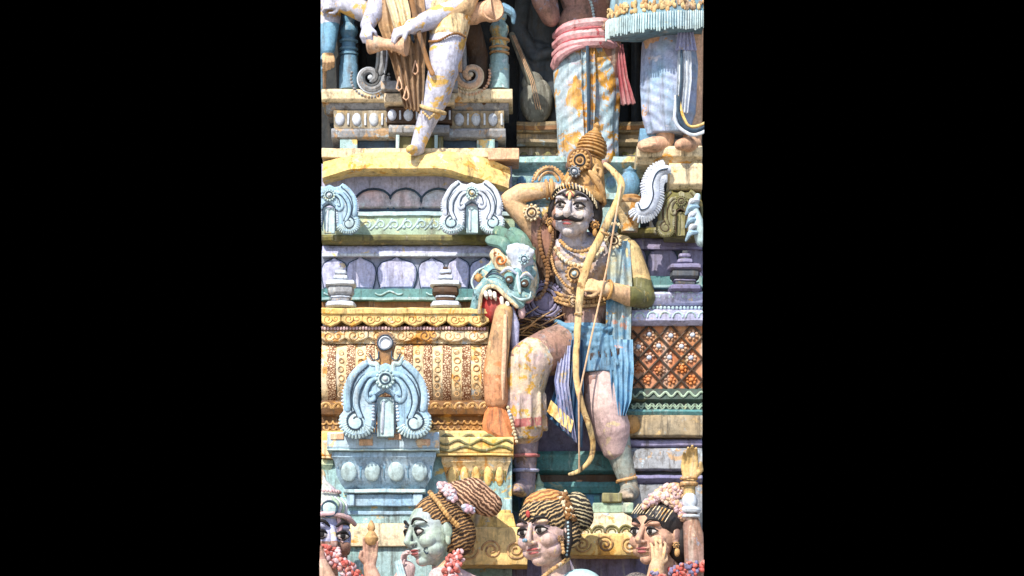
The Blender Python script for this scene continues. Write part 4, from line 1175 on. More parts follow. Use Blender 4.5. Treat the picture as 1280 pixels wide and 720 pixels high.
    # ear ornaments
    for x in (-1, 1):
        p = h.P(x * .80, -.45, .1); mb = MB(dp); mb.rosette((p.x, p.y, p.z), 6, 3, 9, 0, 1, 0); mb.ell((p.x, p.y + 9, p.z), (3, 5, 3)); mb.build('earring', [M['gold'], M['brownd']], t)
    # necklaces
    for pts, r, m in (([(700, 306, 22), (712, 318, 32), (724, 321, 34), (738, 316, 32), (746, 305, 24)], 2.6, 'gold'), ([(694, 314, 18), (704, 330, 30), (720, 339, 36), (738, 334, 36), (752, 316, 24)], 3.2, 'cream2'), ([(688, 312, 16), (692, 340, 26), (706, 362, 32), (718, 368, 34)], 2.0, 'gold')):
        mb = MB(dp); mb.beads(curve(pts, 8), r, 1.7); mb.build('necklace', M[m], t)
    mb = MB(dp); mb.rosette((717, 349, 36), 12, 5, 13, 0, 1, 2); mb.build('pendant', [M['gold'], M['brownd'], M['cyanw']], t)
    # belt
    bl = thing_part('chest_belt', t, (722, 378, 30), dp)
    mb = MB(dp)
    for dv in (-5, 5): ctube(mb, [(694, 372 + dv, 10), (706, 380 + dv, 26), (724, 383 + dv, 31), (745, 381 + dv, 28), (764, 374 + dv, 12)], 2.2)
    mb.beads(curve([(694, 374, 11), (706, 380, 27), (724, 383, 32), (745, 381, 29), (764, 374, 13)], 8), 3, 1.9); mb.build('strap', M['gold'], bl)
    mb = MB(dp); mb.rosette((716, 382, 34), 8, 4, 8, 0, 1, 0); mb.build('buckle', [M['goldp'], M['brownd']], bl)
    mb = MB(dp); mb.rosette((664, 272, 30), 11, 5, 12, 0, 1, 2); mb.build('armlet', [M['cream2'], M['brownd'], M['gold']], t)
    mb = MB(dp); ring(mb, (689, 241, 18), (1, -.1, -.1), 11.5, 2.4); ring(mb, (683, 241, 18), (1, -.1, -.1), 11.5, 1.6); mb.build('bangle', M['gold'], t)
    mb = MB(dp); ring(mb, (759, 370, 43), (1, .1, -.4), 11, 2); mb.build('bangle', M['gold'], t)
    mb = MB(dp); mb.rosette((766, 306, 26), 11, 4, 12, 0, 1, 1); mb.beads(curve([(756, 304, 24), (760, 288, 22), (770, 283, 18), (778, 290, 16)], 6), 2.4); mb.build('shoulder_clasp', [M['cream2'], M['brownd']], t)
    mb = MB(dp); mb.beads(curve([(682, 272, 14), (674, 292, 20), (676, 318, 24), (684, 340, 22), (682, 362, 18), (672, 376, 16), (660, 374, 14)], 8), 3.0, 1.6); mb.beads(curve([(690, 284, 10), (690, 306, 20), (684, 330, 24), (690, 350, 22)], 8), 2.2, 1.7); mb.build('bead_garland', M['brown'], t)
    mb = MB(dp)
    mb.limb([(690, 276, -6), (676, 310, -4), (674, 345, -6), (680, 380, -8)], [14, 18, 20, 18]); mb.limb([(660, 300, -6), (664, 340, -8)], [12, 16])
    for i in range(7): ctube(mb, [(676 + i * 3, 282, 8), (668 + i * 4, 310, 12), (664 + i * 4.5, 345, 12), (670 + i * 3, 380, 8)], [2, 3, 3, 1.5])
    mb.build('long_hair', M['hair'], t)
    mb = MB(dp); 
    for r in (20, 15): mb.tube(circle((680, 378, 12), r, 22, 20, 340), 2.2, n=6)
    mb.beads(circle((680, 378, 12), 24, 26, 10, 350), 2.4); mb.ell((680, 378, 8), (13, 13, 6)); mb.build('hip_disc', [M['lavd']], t)
    # clothes
    mb = MB(dp); mb.loft([(732, 408, 2, 38, 29), (733, 418, 2, 42, 32), (735, 436, 4, 45, 35), (738, 456, 6, 47, 36), (740, 470, 8, 46, 35)], 13, .045, 96)
    for v0, k in ((412, 0), (424, 1), (437, 2)):
        ctube(mb, [(694, v0 - 9 + 3 * k, 12), (712, v0 + 3, 34), (738, v0 + 7 - k * 3, 38 + k), (762, v0 + 5, 32), (778, v0 - 4 + k * 3, 8)], [3, 4.5, 5, 4.5, 3])
    for i in range(9): ctube(mb, [(702 + i * 8, 412 + (i % 3) * 6, 30 + 9 * math.sin(i * .4)), (708 + i * 7, 432, 36 + 6 * math.sin(i * .4)), (706 + i * 8, 462, 38)], [1.5, 3, 2])
    mb.build('loincloth', M['cloth'], t, wob=1.2, remesh=1.2, smooth=4)
    mb = MB(dp)
    for i in range(16): mb.tube([(738 + i * 2.4, 448 - i * .5, 42 - i * .5), (737.4 + i * 2.4, 456 - i * .5, 42 - i * .5)], 1, n=5)
    mb.build('fringe', M['brownd'], t)
    mb = MB(dp); mb.drape([(708, 432, 44), (698, 480, 52), (682, 526, 50)], [(728, 432, 44), (728, 490, 52), (727, 566, 46)], 6, 3.6, 4); mb.build('hanging_sash', M['clothd'], t, ang=60)
    mb = MB(dp); mb.drape([(688, 508, 53), (683, 522, 53)], [(716, 534, 54), (713, 548, 54)], 4, 1.5, 3); mb.build('sash_border', M['yel'], t)
    mb = MB(dp); mb.drape([(700, 440, 49), (692, 484, 56), (700, 540, 52)], [(712, 440, 49), (710, 490, 56), (720, 560, 50)], 4, 3, 3); mb.build('sash_fold', M['lav'], t, ang=60)
    mb = MB(dp); mb.limb([(672, 452, 40), (662, 460, 48), (654, 496, 40), (654, 536, 30)], [27, 27.5, 26, 27]); 
    for i in range(9):
        a = -.2 + i * .5; mb.tube([(655 + 26 * math.cos(a), 500, 38 + 26 * math.sin(a)), (654 + 29 * math.cos(a), 540, 30 + 28 * math.sin(a))], 3)
    def rg(u, v, d): return 1 if 531 < v + .12 * (u - 655) < 541 else 0
    mb.build('dhoti', [M['dhotiy'], M['fadedred']], t, remesh=1.2, smooth=2, region=rg)
    mb = MB(dp); mb.limb([(750, 474, 14), (754, 508, 20), (764, 538, 12), (768, 560, 8)], [26, 23.5, 24, 17]); mb.build('trouser_leg', M['skinw'], t, remesh=1.2, smooth=9)
    mb = MB(dp); mb.drape([(760, 308, 28), (757, 360, 32), (756, 420, 34), (760, 470, 34), (766, 512, 30)], [(786, 304, 20), (789, 360, 24), (788, 420, 26), (787, 470, 26), (782, 520, 24)], 3, 3.4, 5); mb.build('stole', M['stole'], t, ang=60)
    mb = MB(dp); mb.drape([(760, 430, 36), (761, 470, 40), (764, 505, 38), (770, 524, 34)], [(790, 430, 30), (791, 470, 34), (788, 505, 33), (781, 524, 31)], 4, 3.4, 5); mb.build('stole_end', M['bluestole'], t, ang=60)
    for c, ax_, r in (((657, 590, 16), (0, 1, -.1), 15), ((656, 572, 20), (0, 1, -.1), 17)):
        mb = MB(dp); ring(mb, c, ax_, r, 2.2); mb.build('anklet', M['fadedred'] if r > 16 else M['lav'], t)
    mb = MB(dp); ring(mb, (784, 600, 0), (.2, 1, 0), 13, 2); mb.build('anklet', M['gold'], t)

def thing_part(name, parent, p, dp):
    o = bpy.data.objects.new(name, None); o.empty_display_size = .03; col.objects.link(o); o.parent = parent
    o.location = W(p[0], p[1], dp, p[2]) - rootloc(parent); return o

def beast():
    dp = 92
    t = thing('beast_statue', 'teal gaping beast head with white fangs and a long tan trunk', 'statue', 626, 556, dp)
    mb = MB(dp)
    mb.ell((640, 348, -4), (34, 36, 26)); mb.ell((620, 346, 2), (24, 17, 20)); mb.ell((646, 368, 4), (24, 14, 20)); mb.ell((630, 335, 8), (20, 14, 16)); mb.ell((656, 340, 8), (16, 18, 14))
    mb.limb([(638, 352, 20), (637, 352, 26)], [9, 7]); mb.limb([(656, 357, 18), (656, 357, 24)], [8, 6.5]); mb.limb([(646, 344, 18), (648, 366, 24)], [8, 7]); mb.ell((650, 374, 22), (16, 7, 9), rot=10)
    mb.limb([(594, 392, 8), (598, 368, 14), (608, 356, 18), (622, 358, 20), (636, 372, 22), (650, 384, 20)], [7, 6.5, 6.5, 6.5, 6.5, 6]); mb.limb([(592, 392, 6), (590, 400, 2)], [8, 8])
    mb.build('head', [M['beast']], t, remesh=.9, smooth=2)
    mb = MB(dp); c = curve([(599, 394, 20), (602, 372, 22), (610, 363, 24), (622, 365, 26), (634, 377, 28), (646, 388, 26)], 6); mb.tube(c, 2.6, n=8); mb.build('lip', M['cream2'], t)
    mb = MB(dp); mb.ell((622, 384, 6), (24, 22, 14)); mb.build('mouth', M['red'], t)
    for u, v, l in ((607, 370, 8), (612.5, 369, 9), (618, 371, 9), (627, 377, 12), (634, 383, 6)):
        mb = MB(dp); mb.tube([(u, v, 25), (u + 1, v + l * .6, 26), (u + 2, v + l, 24)], [2.8, 2.4, .8], n=8); mb.build('tooth', M['tooth'], t, wob=0)
    for u, v in ((637, 355), (656, 360)):
        mb = MB(dp); mb.lathe((u, v, 31), [(5, -3), (5, 1), (4, 2.4)], axis=(0, 0, 1), n=16); mb.mat(1); mb.ell((u - 1, v + .5, 33), (2.2, 1.8, 1.8), n=10, k=6); mb.build('eye', [M['brownd'], M['cyanw']], t)
    mb = MB(dp); mb.poly([(634, 310), (646, 306), (658, 310), (665, 322), (667, 334), (660, 340), (664, 348), (656, 352), (650, 346), (644, 352), (638, 344), (634, 330)], 6, 24, 6)
    for i in range(6): mb.limb([(650, 344, 20), (637 + i * 5.4, 322 - 9 * math.sin((i + .5) / 6 * PI), 24)], [2, 4.5])
    mb.build('forehead_leaf', M['white'], t, remesh=1.1, smooth=3)
    mb = MB(dp); mb.rosette((655, 330, 31), 7.5, 4, 9, 0, 1, 2); mb.build('forehead_rosette', [M['cyanw'], M['line'], M['white']], t)
    mb = MB(dp); mb.ell((627, 334, 18), (10, 20, 10), rot=-28); mb.ell((620, 322, 16), (8, 8, 8)); mb.mat(1); mb.tube(spiral((626, 330, 29), 7, 2, 0, 400, 18), 1.3, n=6); mb.tube(spiral((620, 322, 25), 4, 1, 0, 300, 12), 1.1, n=6); mb.build('ear', [M['cream2'], M['orange']], t)
    mb = MB(dp); mb.rosette((598, 350, 16), 6, 4, 7, 0, 0, 1); mb.ell((598, 352, 20), (3, 5, 3)); mb.build('nose_flower', [M['gold'], M['white']], t)
    for pts in ([(612, 300, 0), (628, 306, 10), (638, 318, 14), (650, 318, 12)], [(640, 290, 0), (652, 300, 8), (662, 316, 10), (668, 330, 8)], [(622, 288, 0), (640, 300, 6), (654, 308, 6), (668, 312, 2)]):
        mb = MB(dp); ctube(mb, pts, [7, 8, 6, 2], flat=.6); mb.build('mane_leaf', M['sage'], t)
    mb = MB(dp); mb.limb([(664, 375, 6), (660, 378, 14), (654, 372, 18)], [3, 4, 2]); mb.mat(0); mb.ell((652, 392, 14), (5, 9, 6)); mb.build('cheek_curl', M['pink'], t)
    mb = MB(dp)
    mb.limb([(630, 394, 20), (624, 430, 26), (619, 470, 26), (621, 502, 22)], [11.5, 13.5, 15, 15]); mb.build('trunk', [M['trunk'], M['trunk2']], t, remesh=1.2, smooth=4, region=lambda u, v, d: 1 if v + noise.noise(Vector((u * .05, v * .05, d * .05))) * 40 > 462 else 0)
    mb = MB(dp); mb.tube([(632, 400, 34), (631, 440, 39), (629, 478, 40), (629, 504, 38)], [2, 3, 3, 1.5], n=8); mb.build('trunk_ridge', M['peach'], t)  # raised ridge in paler peach, the trunk's highlight put into its colour
    mb = MB(dp); mb.limb([(638, 388, 14), (643, 408, 14), (644, 440, 10)], [5, 6, 4]); mb.build('trunk_side', M['lav'], t)
    mb = MB(dp); mb.poly([(603, 532), (606, 519), (612, 510), (621, 506), (630, 511), (637, 527), (643, 545), (646, 558), (634, 558), (620, 555), (609, 548), (604, 541)], 14, 32, 7); mb.build('fan', M['orange'], t)
    mb = MB(dp); mb.beads([(635, 514, 32), (640, 532, 32), (647, 559, 32)], 2.2, 2.0); mb.build('fan_beads', M['cream2'], t)
    for pts, r, m in (([(626, 347, 26), (636, 341, 31), (646, 348, 31)], 2.2, 'white'), ([(650, 353, 29), (658, 347, 29), (667, 354, 22)], 2.2, 'white'), ([(603, 358, 20), (614, 347, 25), (630, 352, 29), (642, 366, 31)], 1.1, 'line'), ([(606, 350, 19), (616, 341, 23), (626, 344, 26)], 1.0, 'line'),
                      ([(647, 346, 30), (648, 358, 32), (650, 372, 33)], 3, 'cyanw'), ([(640, 374, 30), (650, 380, 32), (660, 378, 28), (663, 370, 26)], 1.6, 'cyanw'), ([(594, 366, 12), (590, 354, 12), (596, 342, 12), (606, 336, 14)], 1.6, 'cyanw')):
        mb = MB(dp); ctube(mb, pts, [r * .5, r, r, r * .5]); mb.build('face_curl', M[m], t)
    # twigs of an old nest
    n = thing('twig_nest', 'untidy bundle of dry twigs stuck between the beast trunk and the archer\'s waist', 'nest', 670, 412, 80); rnd = random.Random(3)
    mb = MB(80)
    for i in range(46):
        u = rnd.uniform(646, 690); v = rnd.uniform(396, 420); a = rnd.uniform(-.7, .5); l = rnd.uniform(10, 26); d = rnd.uniform(-14, 6)
        mb.mat(i % 2); mb.tube([(u - l * math.cos(a), v - l * math.sin(a), d), (u, v + rnd.uniform(-2, 2), d + 3), (u + l * math.cos(a), v + l * math.sin(a), d - 1)], rnd.uniform(.5, 1.0), n=5)
    mb.mat(0); mb.ell((668, 416, -18), (24, 14, 12)); mb.build('twigs', [M['hair'], M['gold']], n)

# ---------------------------------------------------------------- the row of women
def strands(mb, hd, rows, m):
    mb.mat(m)
    for pts, r in rows: hd.T(mb, pts, r)

def garland(mb, pts, r, seed=1, w=9):
    rnd = random.Random(seed); c = curve(pts, 10)
    for p in c:
        for k in range(5):
            q = p + Vector((rnd.uniform(-w, w), rnd.uniform(-w, w) * .7, rnd.uniform(-3, 4))); mb.mat(k % 2)
            mb.ell(q, (r * rnd.uniform(.8, 1.3), r * rnd.uniform(.7, 1.1), r), rot=rnd.uniform(0, 180), n=8, k=5)
    mb.mat(0)

def women():
    dp = 214
    G = 'row of women along the lowest tier'
    # --- green faced woman
    t = thing('woman_statue', 'statue of a woman with pale green profile and peach striped hair bun', 'statue', 545, 800, dp, G)
    h = Head((543, 666, 0), 42, 58, 4, -4); mb = MB(dp); h.solid(mb)
    mb.limb([(556, 696, -8), (560, 730, -10)], [17, 20]); mb.limb([(520, 748, -8), (606, 748, -10)], [26, 26]); mb.ell((562, 790, -10), (46, 50, 30))
    mb.limb([(596, 745, 4), (566, 726, 24), (550, 726, 34)], [22, 17, 14]); mb.limb([(520, 752, 4), (504, 728, 16), (510, 712, 14)], [18, 13, 10])
    hand(mb, (509, 715, 14), (-.35, -1, .15), (.9, 0, .4), 32, .6, 1); mb.limb([(478, 760, 20), (468, 728, 22), (463, 712, 22)], [14, 11, 8]); mb.limb([(520, 760, 10), (478, 760, 20)], [18, 14])
    hand(mb, (463, 712, 22), (.05, -1, .1), (0, 0, 1), 40, .12, 1, .06)
    mb.build('body', [M['sking'], M['skinw'], M['skinb']], t, remesh=.9, smooth=5, region=lambda u, v, d: (0 if v < 708 and u > 500 and u < 590 and d > -40 and not (v > 690 and (u < 524)) else 1 if u > 480 else 2))
    h.features(t, dp, lid='kohl', brow='kohl', look=-.05)
    mb = MB(dp); h.T(mb, [(.30, -.52, .62), (.42, -.42, .60), (.46, -.56, .56), (.36, -.62, .58), (.32, -.54, .62)], .022); mb.build('cheek_curl', M['line'], t, wob=0)
    hr = thing_part('hair', t, (556, 640, 0), dp)
    mb = MB(dp); h.E(mb, (0, .42, -.30), (.86, .74, .92)); h.E(mb, (.3, -.1, -.55), (.62, .72, .62)); mb.build('hair_cap', M['hairg'], hr, remesh=1.3, smooth=3)
    mb = MB(dp)
    for i in range(0):
        y = 1.02 - i * .10; h.T(mb, [(.10 + i * .06, y - .02, .58 - i * .03), (.36 + i * .04, y + .06 - i * .01, .34), (.66 + i * .02, y - .06, .0), (.82, y - .3, -.3)], [.02, .05, .05, .02])
    mb = MB(dp); mb.limb([(566, 622, -4), (590, 618, -4), (612, 630, -6)], [20, 22, 16]); mb.ell((572, 634, 0), (24, 16, 18)); mb.build('bun', M['hairp'], hr, remesh=1.3, smooth=3)
    mb = MB(dp); mb.beads(curve([(538, 618, 24), (549, 632, 34), (560, 648, 36), (574, 662, 30)], 8), 3.4, 1.3); mb.build('hair_rope', M['gold'], hr)
    mb = MB(dp); garland(mb, [(553, 610, 18), (562, 617, 22), (567, 626, 22)], 3.2, 4, 5); mb.build('flowers', [M['pink'], M['white']], hr); mb = MB(dp); garland(mb, [(584, 636, 18), (588, 640, 18)], 3.0, 5, 4); mb.build('flowers', [M['pink'], M['white']], hr)
    mb = MB(dp); garland(mb, [(572, 696, 36), (566, 714, 46), (560, 736, 46)], 3.0, 6, 9); mb.build('garland', [M['rose'], M['pink']], t)
    mb = MB(dp); mb.drape([(556, 702, 22), (538, 722, 36), (530, 744, 30)], [(570, 706, 30), (553, 728, 42), (548, 750, 40)], 3, 1.6, 4); mb.build('shawl', M['peach'], t)
    mb = MB(dp); mb.drape([(494, 706, 34), (500, 732, 36)], [(502, 702, 34), (510, 730, 36)], 3, 1, 3); mb.build('cuff', M['cyanw'], t)
    b = thing('lotus_bud', 'ochre bud held up in the small raised hand left of the green face', 'bud', 466, 690, dp)
    mb = MB(dp); mb.lathe((465, 684, 26), [(4, 0), (8, 4), (9, 9), (6, 14), (3.4, 18), (5, 21), (4, 26), (1, 31)], n=14); mb.build('bud', M['gold'], b)
    # --- orange haired woman
    t = thing('woman_statue', 'statue of a woman with orange striped hair, braid and pale aqua blouse', 'statue', 690, 800, dp, G)
    h = Head((683, 666, 0), 43, 36, 3, -5); mb = MB(dp); h.solid(mb)
    mb.limb([(694, 698, -10), (698, 730, -12)], [18, 20]); mb.limb([(656, 752, -8), (738, 752, -8)], [26, 26]); mb.ell((698, 796, -8), (50, 50, 32)); mb.limb([(656, 752, -6), (640, 790, 10), (664, 820, 30)], [22, 18, 13]); mb.limb([(740, 752, -6), (752, 790, 6), (740, 830, 20)], [22, 18, 14])
    mb.build('body', [M['skinp'], M['skinb']], t, remesh=.9, smooth=5, region=lambda u, v, d: 0)
    h.features(t, dp, lid='kohl', brow='kohl')
    mb = MB(dp); h.E(mb, (0, .56, .82), (.07, .11, .04)); mb.build('forehead_mark', M['red'], t, wob=0)
    mb = MB(dp); h.E(mb, (0, -.2, 1.13), (.09, .06, .05)); mb.build('nose_tip', M['blue2'], t, wob=0)
    hr = thing_part('hair', t, (690, 636, 0), dp)
    mb = MB(dp); h.E(mb, (.02, .42, -.16), (.84, .78, .92)); mb.mat(0); h.E(mb, (.6, -.05, -.3), (.34, .5, .4)); mb.build('hair_cap', M['hairw'], hr, remesh=1.2, smooth=3)
    mb = MB(dp); h.E(mb, (.02, .86, -.1), (.66, .40, .66)); mb.build('hair_wrap', M['hairo'], hr)
    mb = MB(dp); mb.ell((724, 638, -4), (17, 25, 18), rot=-20); mb.build('bun', M['hairb'], hr)
    mb = MB(dp); garland(mb, [(703, 620, 12), (707, 634, 20), (713, 650, 22)], 3.2, 9, 5); mb.build('flowers', [M['brown'], M['cream2']], hr)
    mb = MB(dp); mb.limb([(708, 654, 18), (709, 676, 16), (707, 698, 10)], [6.5, 6.5, 5]); mb.build('braid', M['black'], hr)
    mb = MB(dp); mb.beads([(709, 656, 24), (710, 676, 22), (708, 698, 16)], 1.6, 2.8); mb.build('braid_beads', M['cyanw'], hr)
    mb = MB(dp); mb.rosette((701, 676, 26), 5, 3, 8, 0, 1, 0); mb.beads([(702, 680, 26), (704, 694, 26)], 2.6, 1.7); mb.build('earring', [M['gold'], M['brownd']], t)
    mb = MB(dp); mb.beads(curve([(672, 730, 34), (688, 716, 30), (702, 706, 20), (712, 698, 8)], 8), 3.0, 1.3); mb.build('necklace', M['gold'], t)
    mb = MB(dp); mb.ell((726, 738, -2), (32, 27, 30)); mb.ell((700, 764, 6), (38, 34, 32)); mb.build('blouse', M['aqua'], t, remesh=1.4, smooth=2)
    # --- woman with a hand at her mouth
    t = thing('woman_statue', 'statue of a woman with a hand at her mouth, flowers in her hair', 'statue', 830, 800, dp, G)
    h = Head((822, 668, 0), 40, 40, 4, 4); mb = MB(dp); h.solid(mb)
    mb.limb([(834, 700, -10), (838, 730, -12)], [16, 19]); mb.limb([(800, 750, -8), (868, 748, -8)], [24, 22]); mb.ell((836, 796, -8), (44, 50, 30))
    mb.limb([(800, 750, -4), (796, 790, 26), (815, 745, 44), (819, 712, 46)], [20, 16, 13, 9.5]); hand(mb, (819, 713, 46), (.12, -1, -.12), (-.2, -.1, -1), 40, .3, 1, .10)
    mb.limb([(868, 746, -2), (872, 716, 12), (866, 672, 16), (860, 640, 16)], [22, 17, 13, 9]); mb.limb([(860, 640, 16), (861, 606, 16)], [9, 7])
    hand(mb, (861, 604, 16), (.0, -1, .05), (0, 0, 1), 47, .3, -1, -.02)
    def rg(u, v, d):
        if v < 608: return 3
        if u > 842 and v > 636: return 1
        if u > 842 and v < 636: return 3
        if v > 668 and u < 838 and d > 34: return 2
        return 0
    mb.build('body', [M['skinb'], M['skin'], M['skint'], M['goldp']], t, remesh=.9, smooth=5, region=rg, cut=(None, R0))
    h.features(t, dp, lid='kohl', brow='kohl')
    hr = thing_part('hair', t, (832, 640, 0), dp)
    mb = MB(dp); h.E(mb, (.05, .42, -.2), (.84, .74, .9)); h.E(mb, (.55, -.15, -.5), (.45, .75, .55)); mb.build('hair_cap', M['black'], hr, remesh=1.3, smooth=3)
    mb = MB(dp)
    for i in range(12):
        x = -.5 + i * .11; h.T(mb, [(x, .62 - .4 * max(0, x) , .70 - .2 * max(0, x)), (x + .12, .92 - .3 * max(0, x), .50 - .2 * max(0, x))], [.012, .024])
    mb.build('hair_strand', M['cream2'], hr)
    mb = MB(dp); garland(mb, [(808, 634, 22), (820, 624, 22), (832, 626, 24), (846, 636, 24), (852, 650, 20)], 3.4, 12, 5); mb.build('flowers', [M['pink'], M['peach']], hr); mb = MB(dp); garland(mb, [(824, 618, 12), (838, 612, 10), (850, 620, 8)], 3.6, 13, 6); mb.build('flowers', [M['pink'], M['peach']], hr)
    mb = MB(dp); mb.ell((840, 610, 4), (12, 6, 8), rot=-15); mb.build('flower_cap', M['gold'], hr)
    p = h.P(.80, -.36, .1); mb = MB(dp); mb.rosette((p.x, p.y, p.z + 4), 4.5, 3, 8, 0, 1, 0); mb.ell((p.x + 1, p.y + 9, p.z + 4), (3.4, 5.5, 3.4)); mb.build('earring', [M['gold'], M['brownd']], t)
    mb = MB(dp); ring(mb, (860, 640, 16), (0, 1, 0), 12, 4); ring(mb, (860, 648, 16), (0, 1, 0), 12.6, 2); mb.mat(0); mb.ell((861, 630, 20), (10, 12, 10)); mb.build('bangle', M['white'], t, cut=(None, R0))
    mb = MB(dp); ring(mb, (860, 607, 16), (0, 1, 0), 9.6, 2.6); ring(mb, (860, 600, 16), (0, 1, 0), 9.6, 1.8); mb.build('bangle', M['gold'], t)
    mb = MB(dp); mb.ell((796, 742, 10), (24, 26, 22)); mb.build('lace_sleeve', M['greylace'], t)
    mb = MB(dp); garland(mb, [(842, 722, 30), (856, 716, 34), (872, 712, 34)], 3, 21, 10); mb.build('garland', [M['rose'], M['lavd']], t, cut=(None, R0)); mb = MB(dp); garland(mb, [(812, 724, 52), (822, 728, 52)], 3, 22, 8); mb.build('garland', [M['rose'], M['lavd']], t, cut=(None, R0))
    # --- crowned figure cut by the left end
    t = thing('crowned_statue', 'statue of a violet faced figure in a pale mint crown and red garland', 'statue', 405, 800, dp, None)
    h = Head((404, 672, 0), 45, -22, 4, 2); mb = MB(dp); h.solid(mb); mb.limb([(402, 708, -8), (402, 736, -8)], [20, 22]); mb.limb([(380, 756, -8), (446, 756, -8)], [26, 24]); mb.ell((404, 796, -8), (50, 50, 30))
    mb.limb([(446, 756, 0), (440, 800, 20), (416, 740, 50), (404, 712, 52)], [20, 16, 13, 10]); hand(mb, (408, 716, 52), (-.5, -1, -.1), (.3, -.2, -1), 40, .35, -1)
    mb.build('body', [M['lav'], M['skinb'], M['skin']], t, remesh=.9, smooth=5, region=lambda u, v, d: 0 if v < 680 and d < 46 else 2 if v < 704 else 1, cut=(L0, None))
    h.features(t, dp, lid='kohl', brow='kohl', eyes=(1, -1), cut=(L0, None))
    mb = MB(dp); mb.lathe((402, 654, 0), [(36, 0), (37, 4), (34, 10), (31, 16), (26, 30), (17, 44), (6, 54), (3, 60)], n=30, axis=(0, -1, -.1)); mb.mat(1); mb.tube([h.P(*p) + Vector((0, 0, 2)) for p in ((-.7, .5, .4), (-.3, .62, .74), (0, .64, .8), (.3, .60, .76), (.6, .5, .58), (.78, .4, .36))], 3, n=8)
    mb.build('crown', [M['crowng'], M['pink']], t, cut=(L0, None))
    for y, r in ((648, 36), (634, 31), (616, 23)):
        mb = MB(dp); mb.beads([(402 + r * math.cos(R(a)), y, r * math.sin(R(a)) + 2) for a in range(0, 181, 12)], 2.4, 1.9); mb.build('crown_beads', [M['pink']], t)
    for i in range(4): mb = MB(dp); ctube(mb, [(419 + i * 4, 646, 34 - i * 6), (422 + i * 3, 634, 32 - i * 6), (417 + i * 3.4, 624, 26 - i * 5)], [3, 4.5, 1.4]); mb.build('crown_leaf', [M['white'] if i % 2 else M['green']], t)
    mb = MB(dp); mb.lathe((414, 640, 36), [(9, -3), (9, 2), (7, 3), (.1, 4)], axis=(.3, -.1, 1), n=18); mb.mat(1); mb.tube(circle((414, 640, 38), 9.6), 1.5, n=6, closed=True); mb.build('crown_jewel', [M['cyanw'], M['line']], t)
    mb = MB(dp); garland(mb, [(416, 692, 44), (428, 708, 46), (444, 726, 44), (452, 744, 40)], 3.2, 31, 10); mb.build('garland', [M['rose'], M['pink']], t)
    p = h.P(.78, .0, .3); mb = MB(dp); ctube(mb, [(424, 648, 28), (427, 660, 28), (425, 672, 26), (429, 680, 26)], [2, 3.4, 3, 1.4]); mb.build('earring', M['pink'], t)
    s = thing('ledge_shelf', 'low cream shelf the row of women rises from', 'ledge', 640, 830, 150); mb = MB(150); mb.prof(L0, R0, [(796, -110), (796, 110), (802, 116), (822, 112), (828, 100), (828, -110)]); mb.build('shelf', M['cream'], s, bev=1)

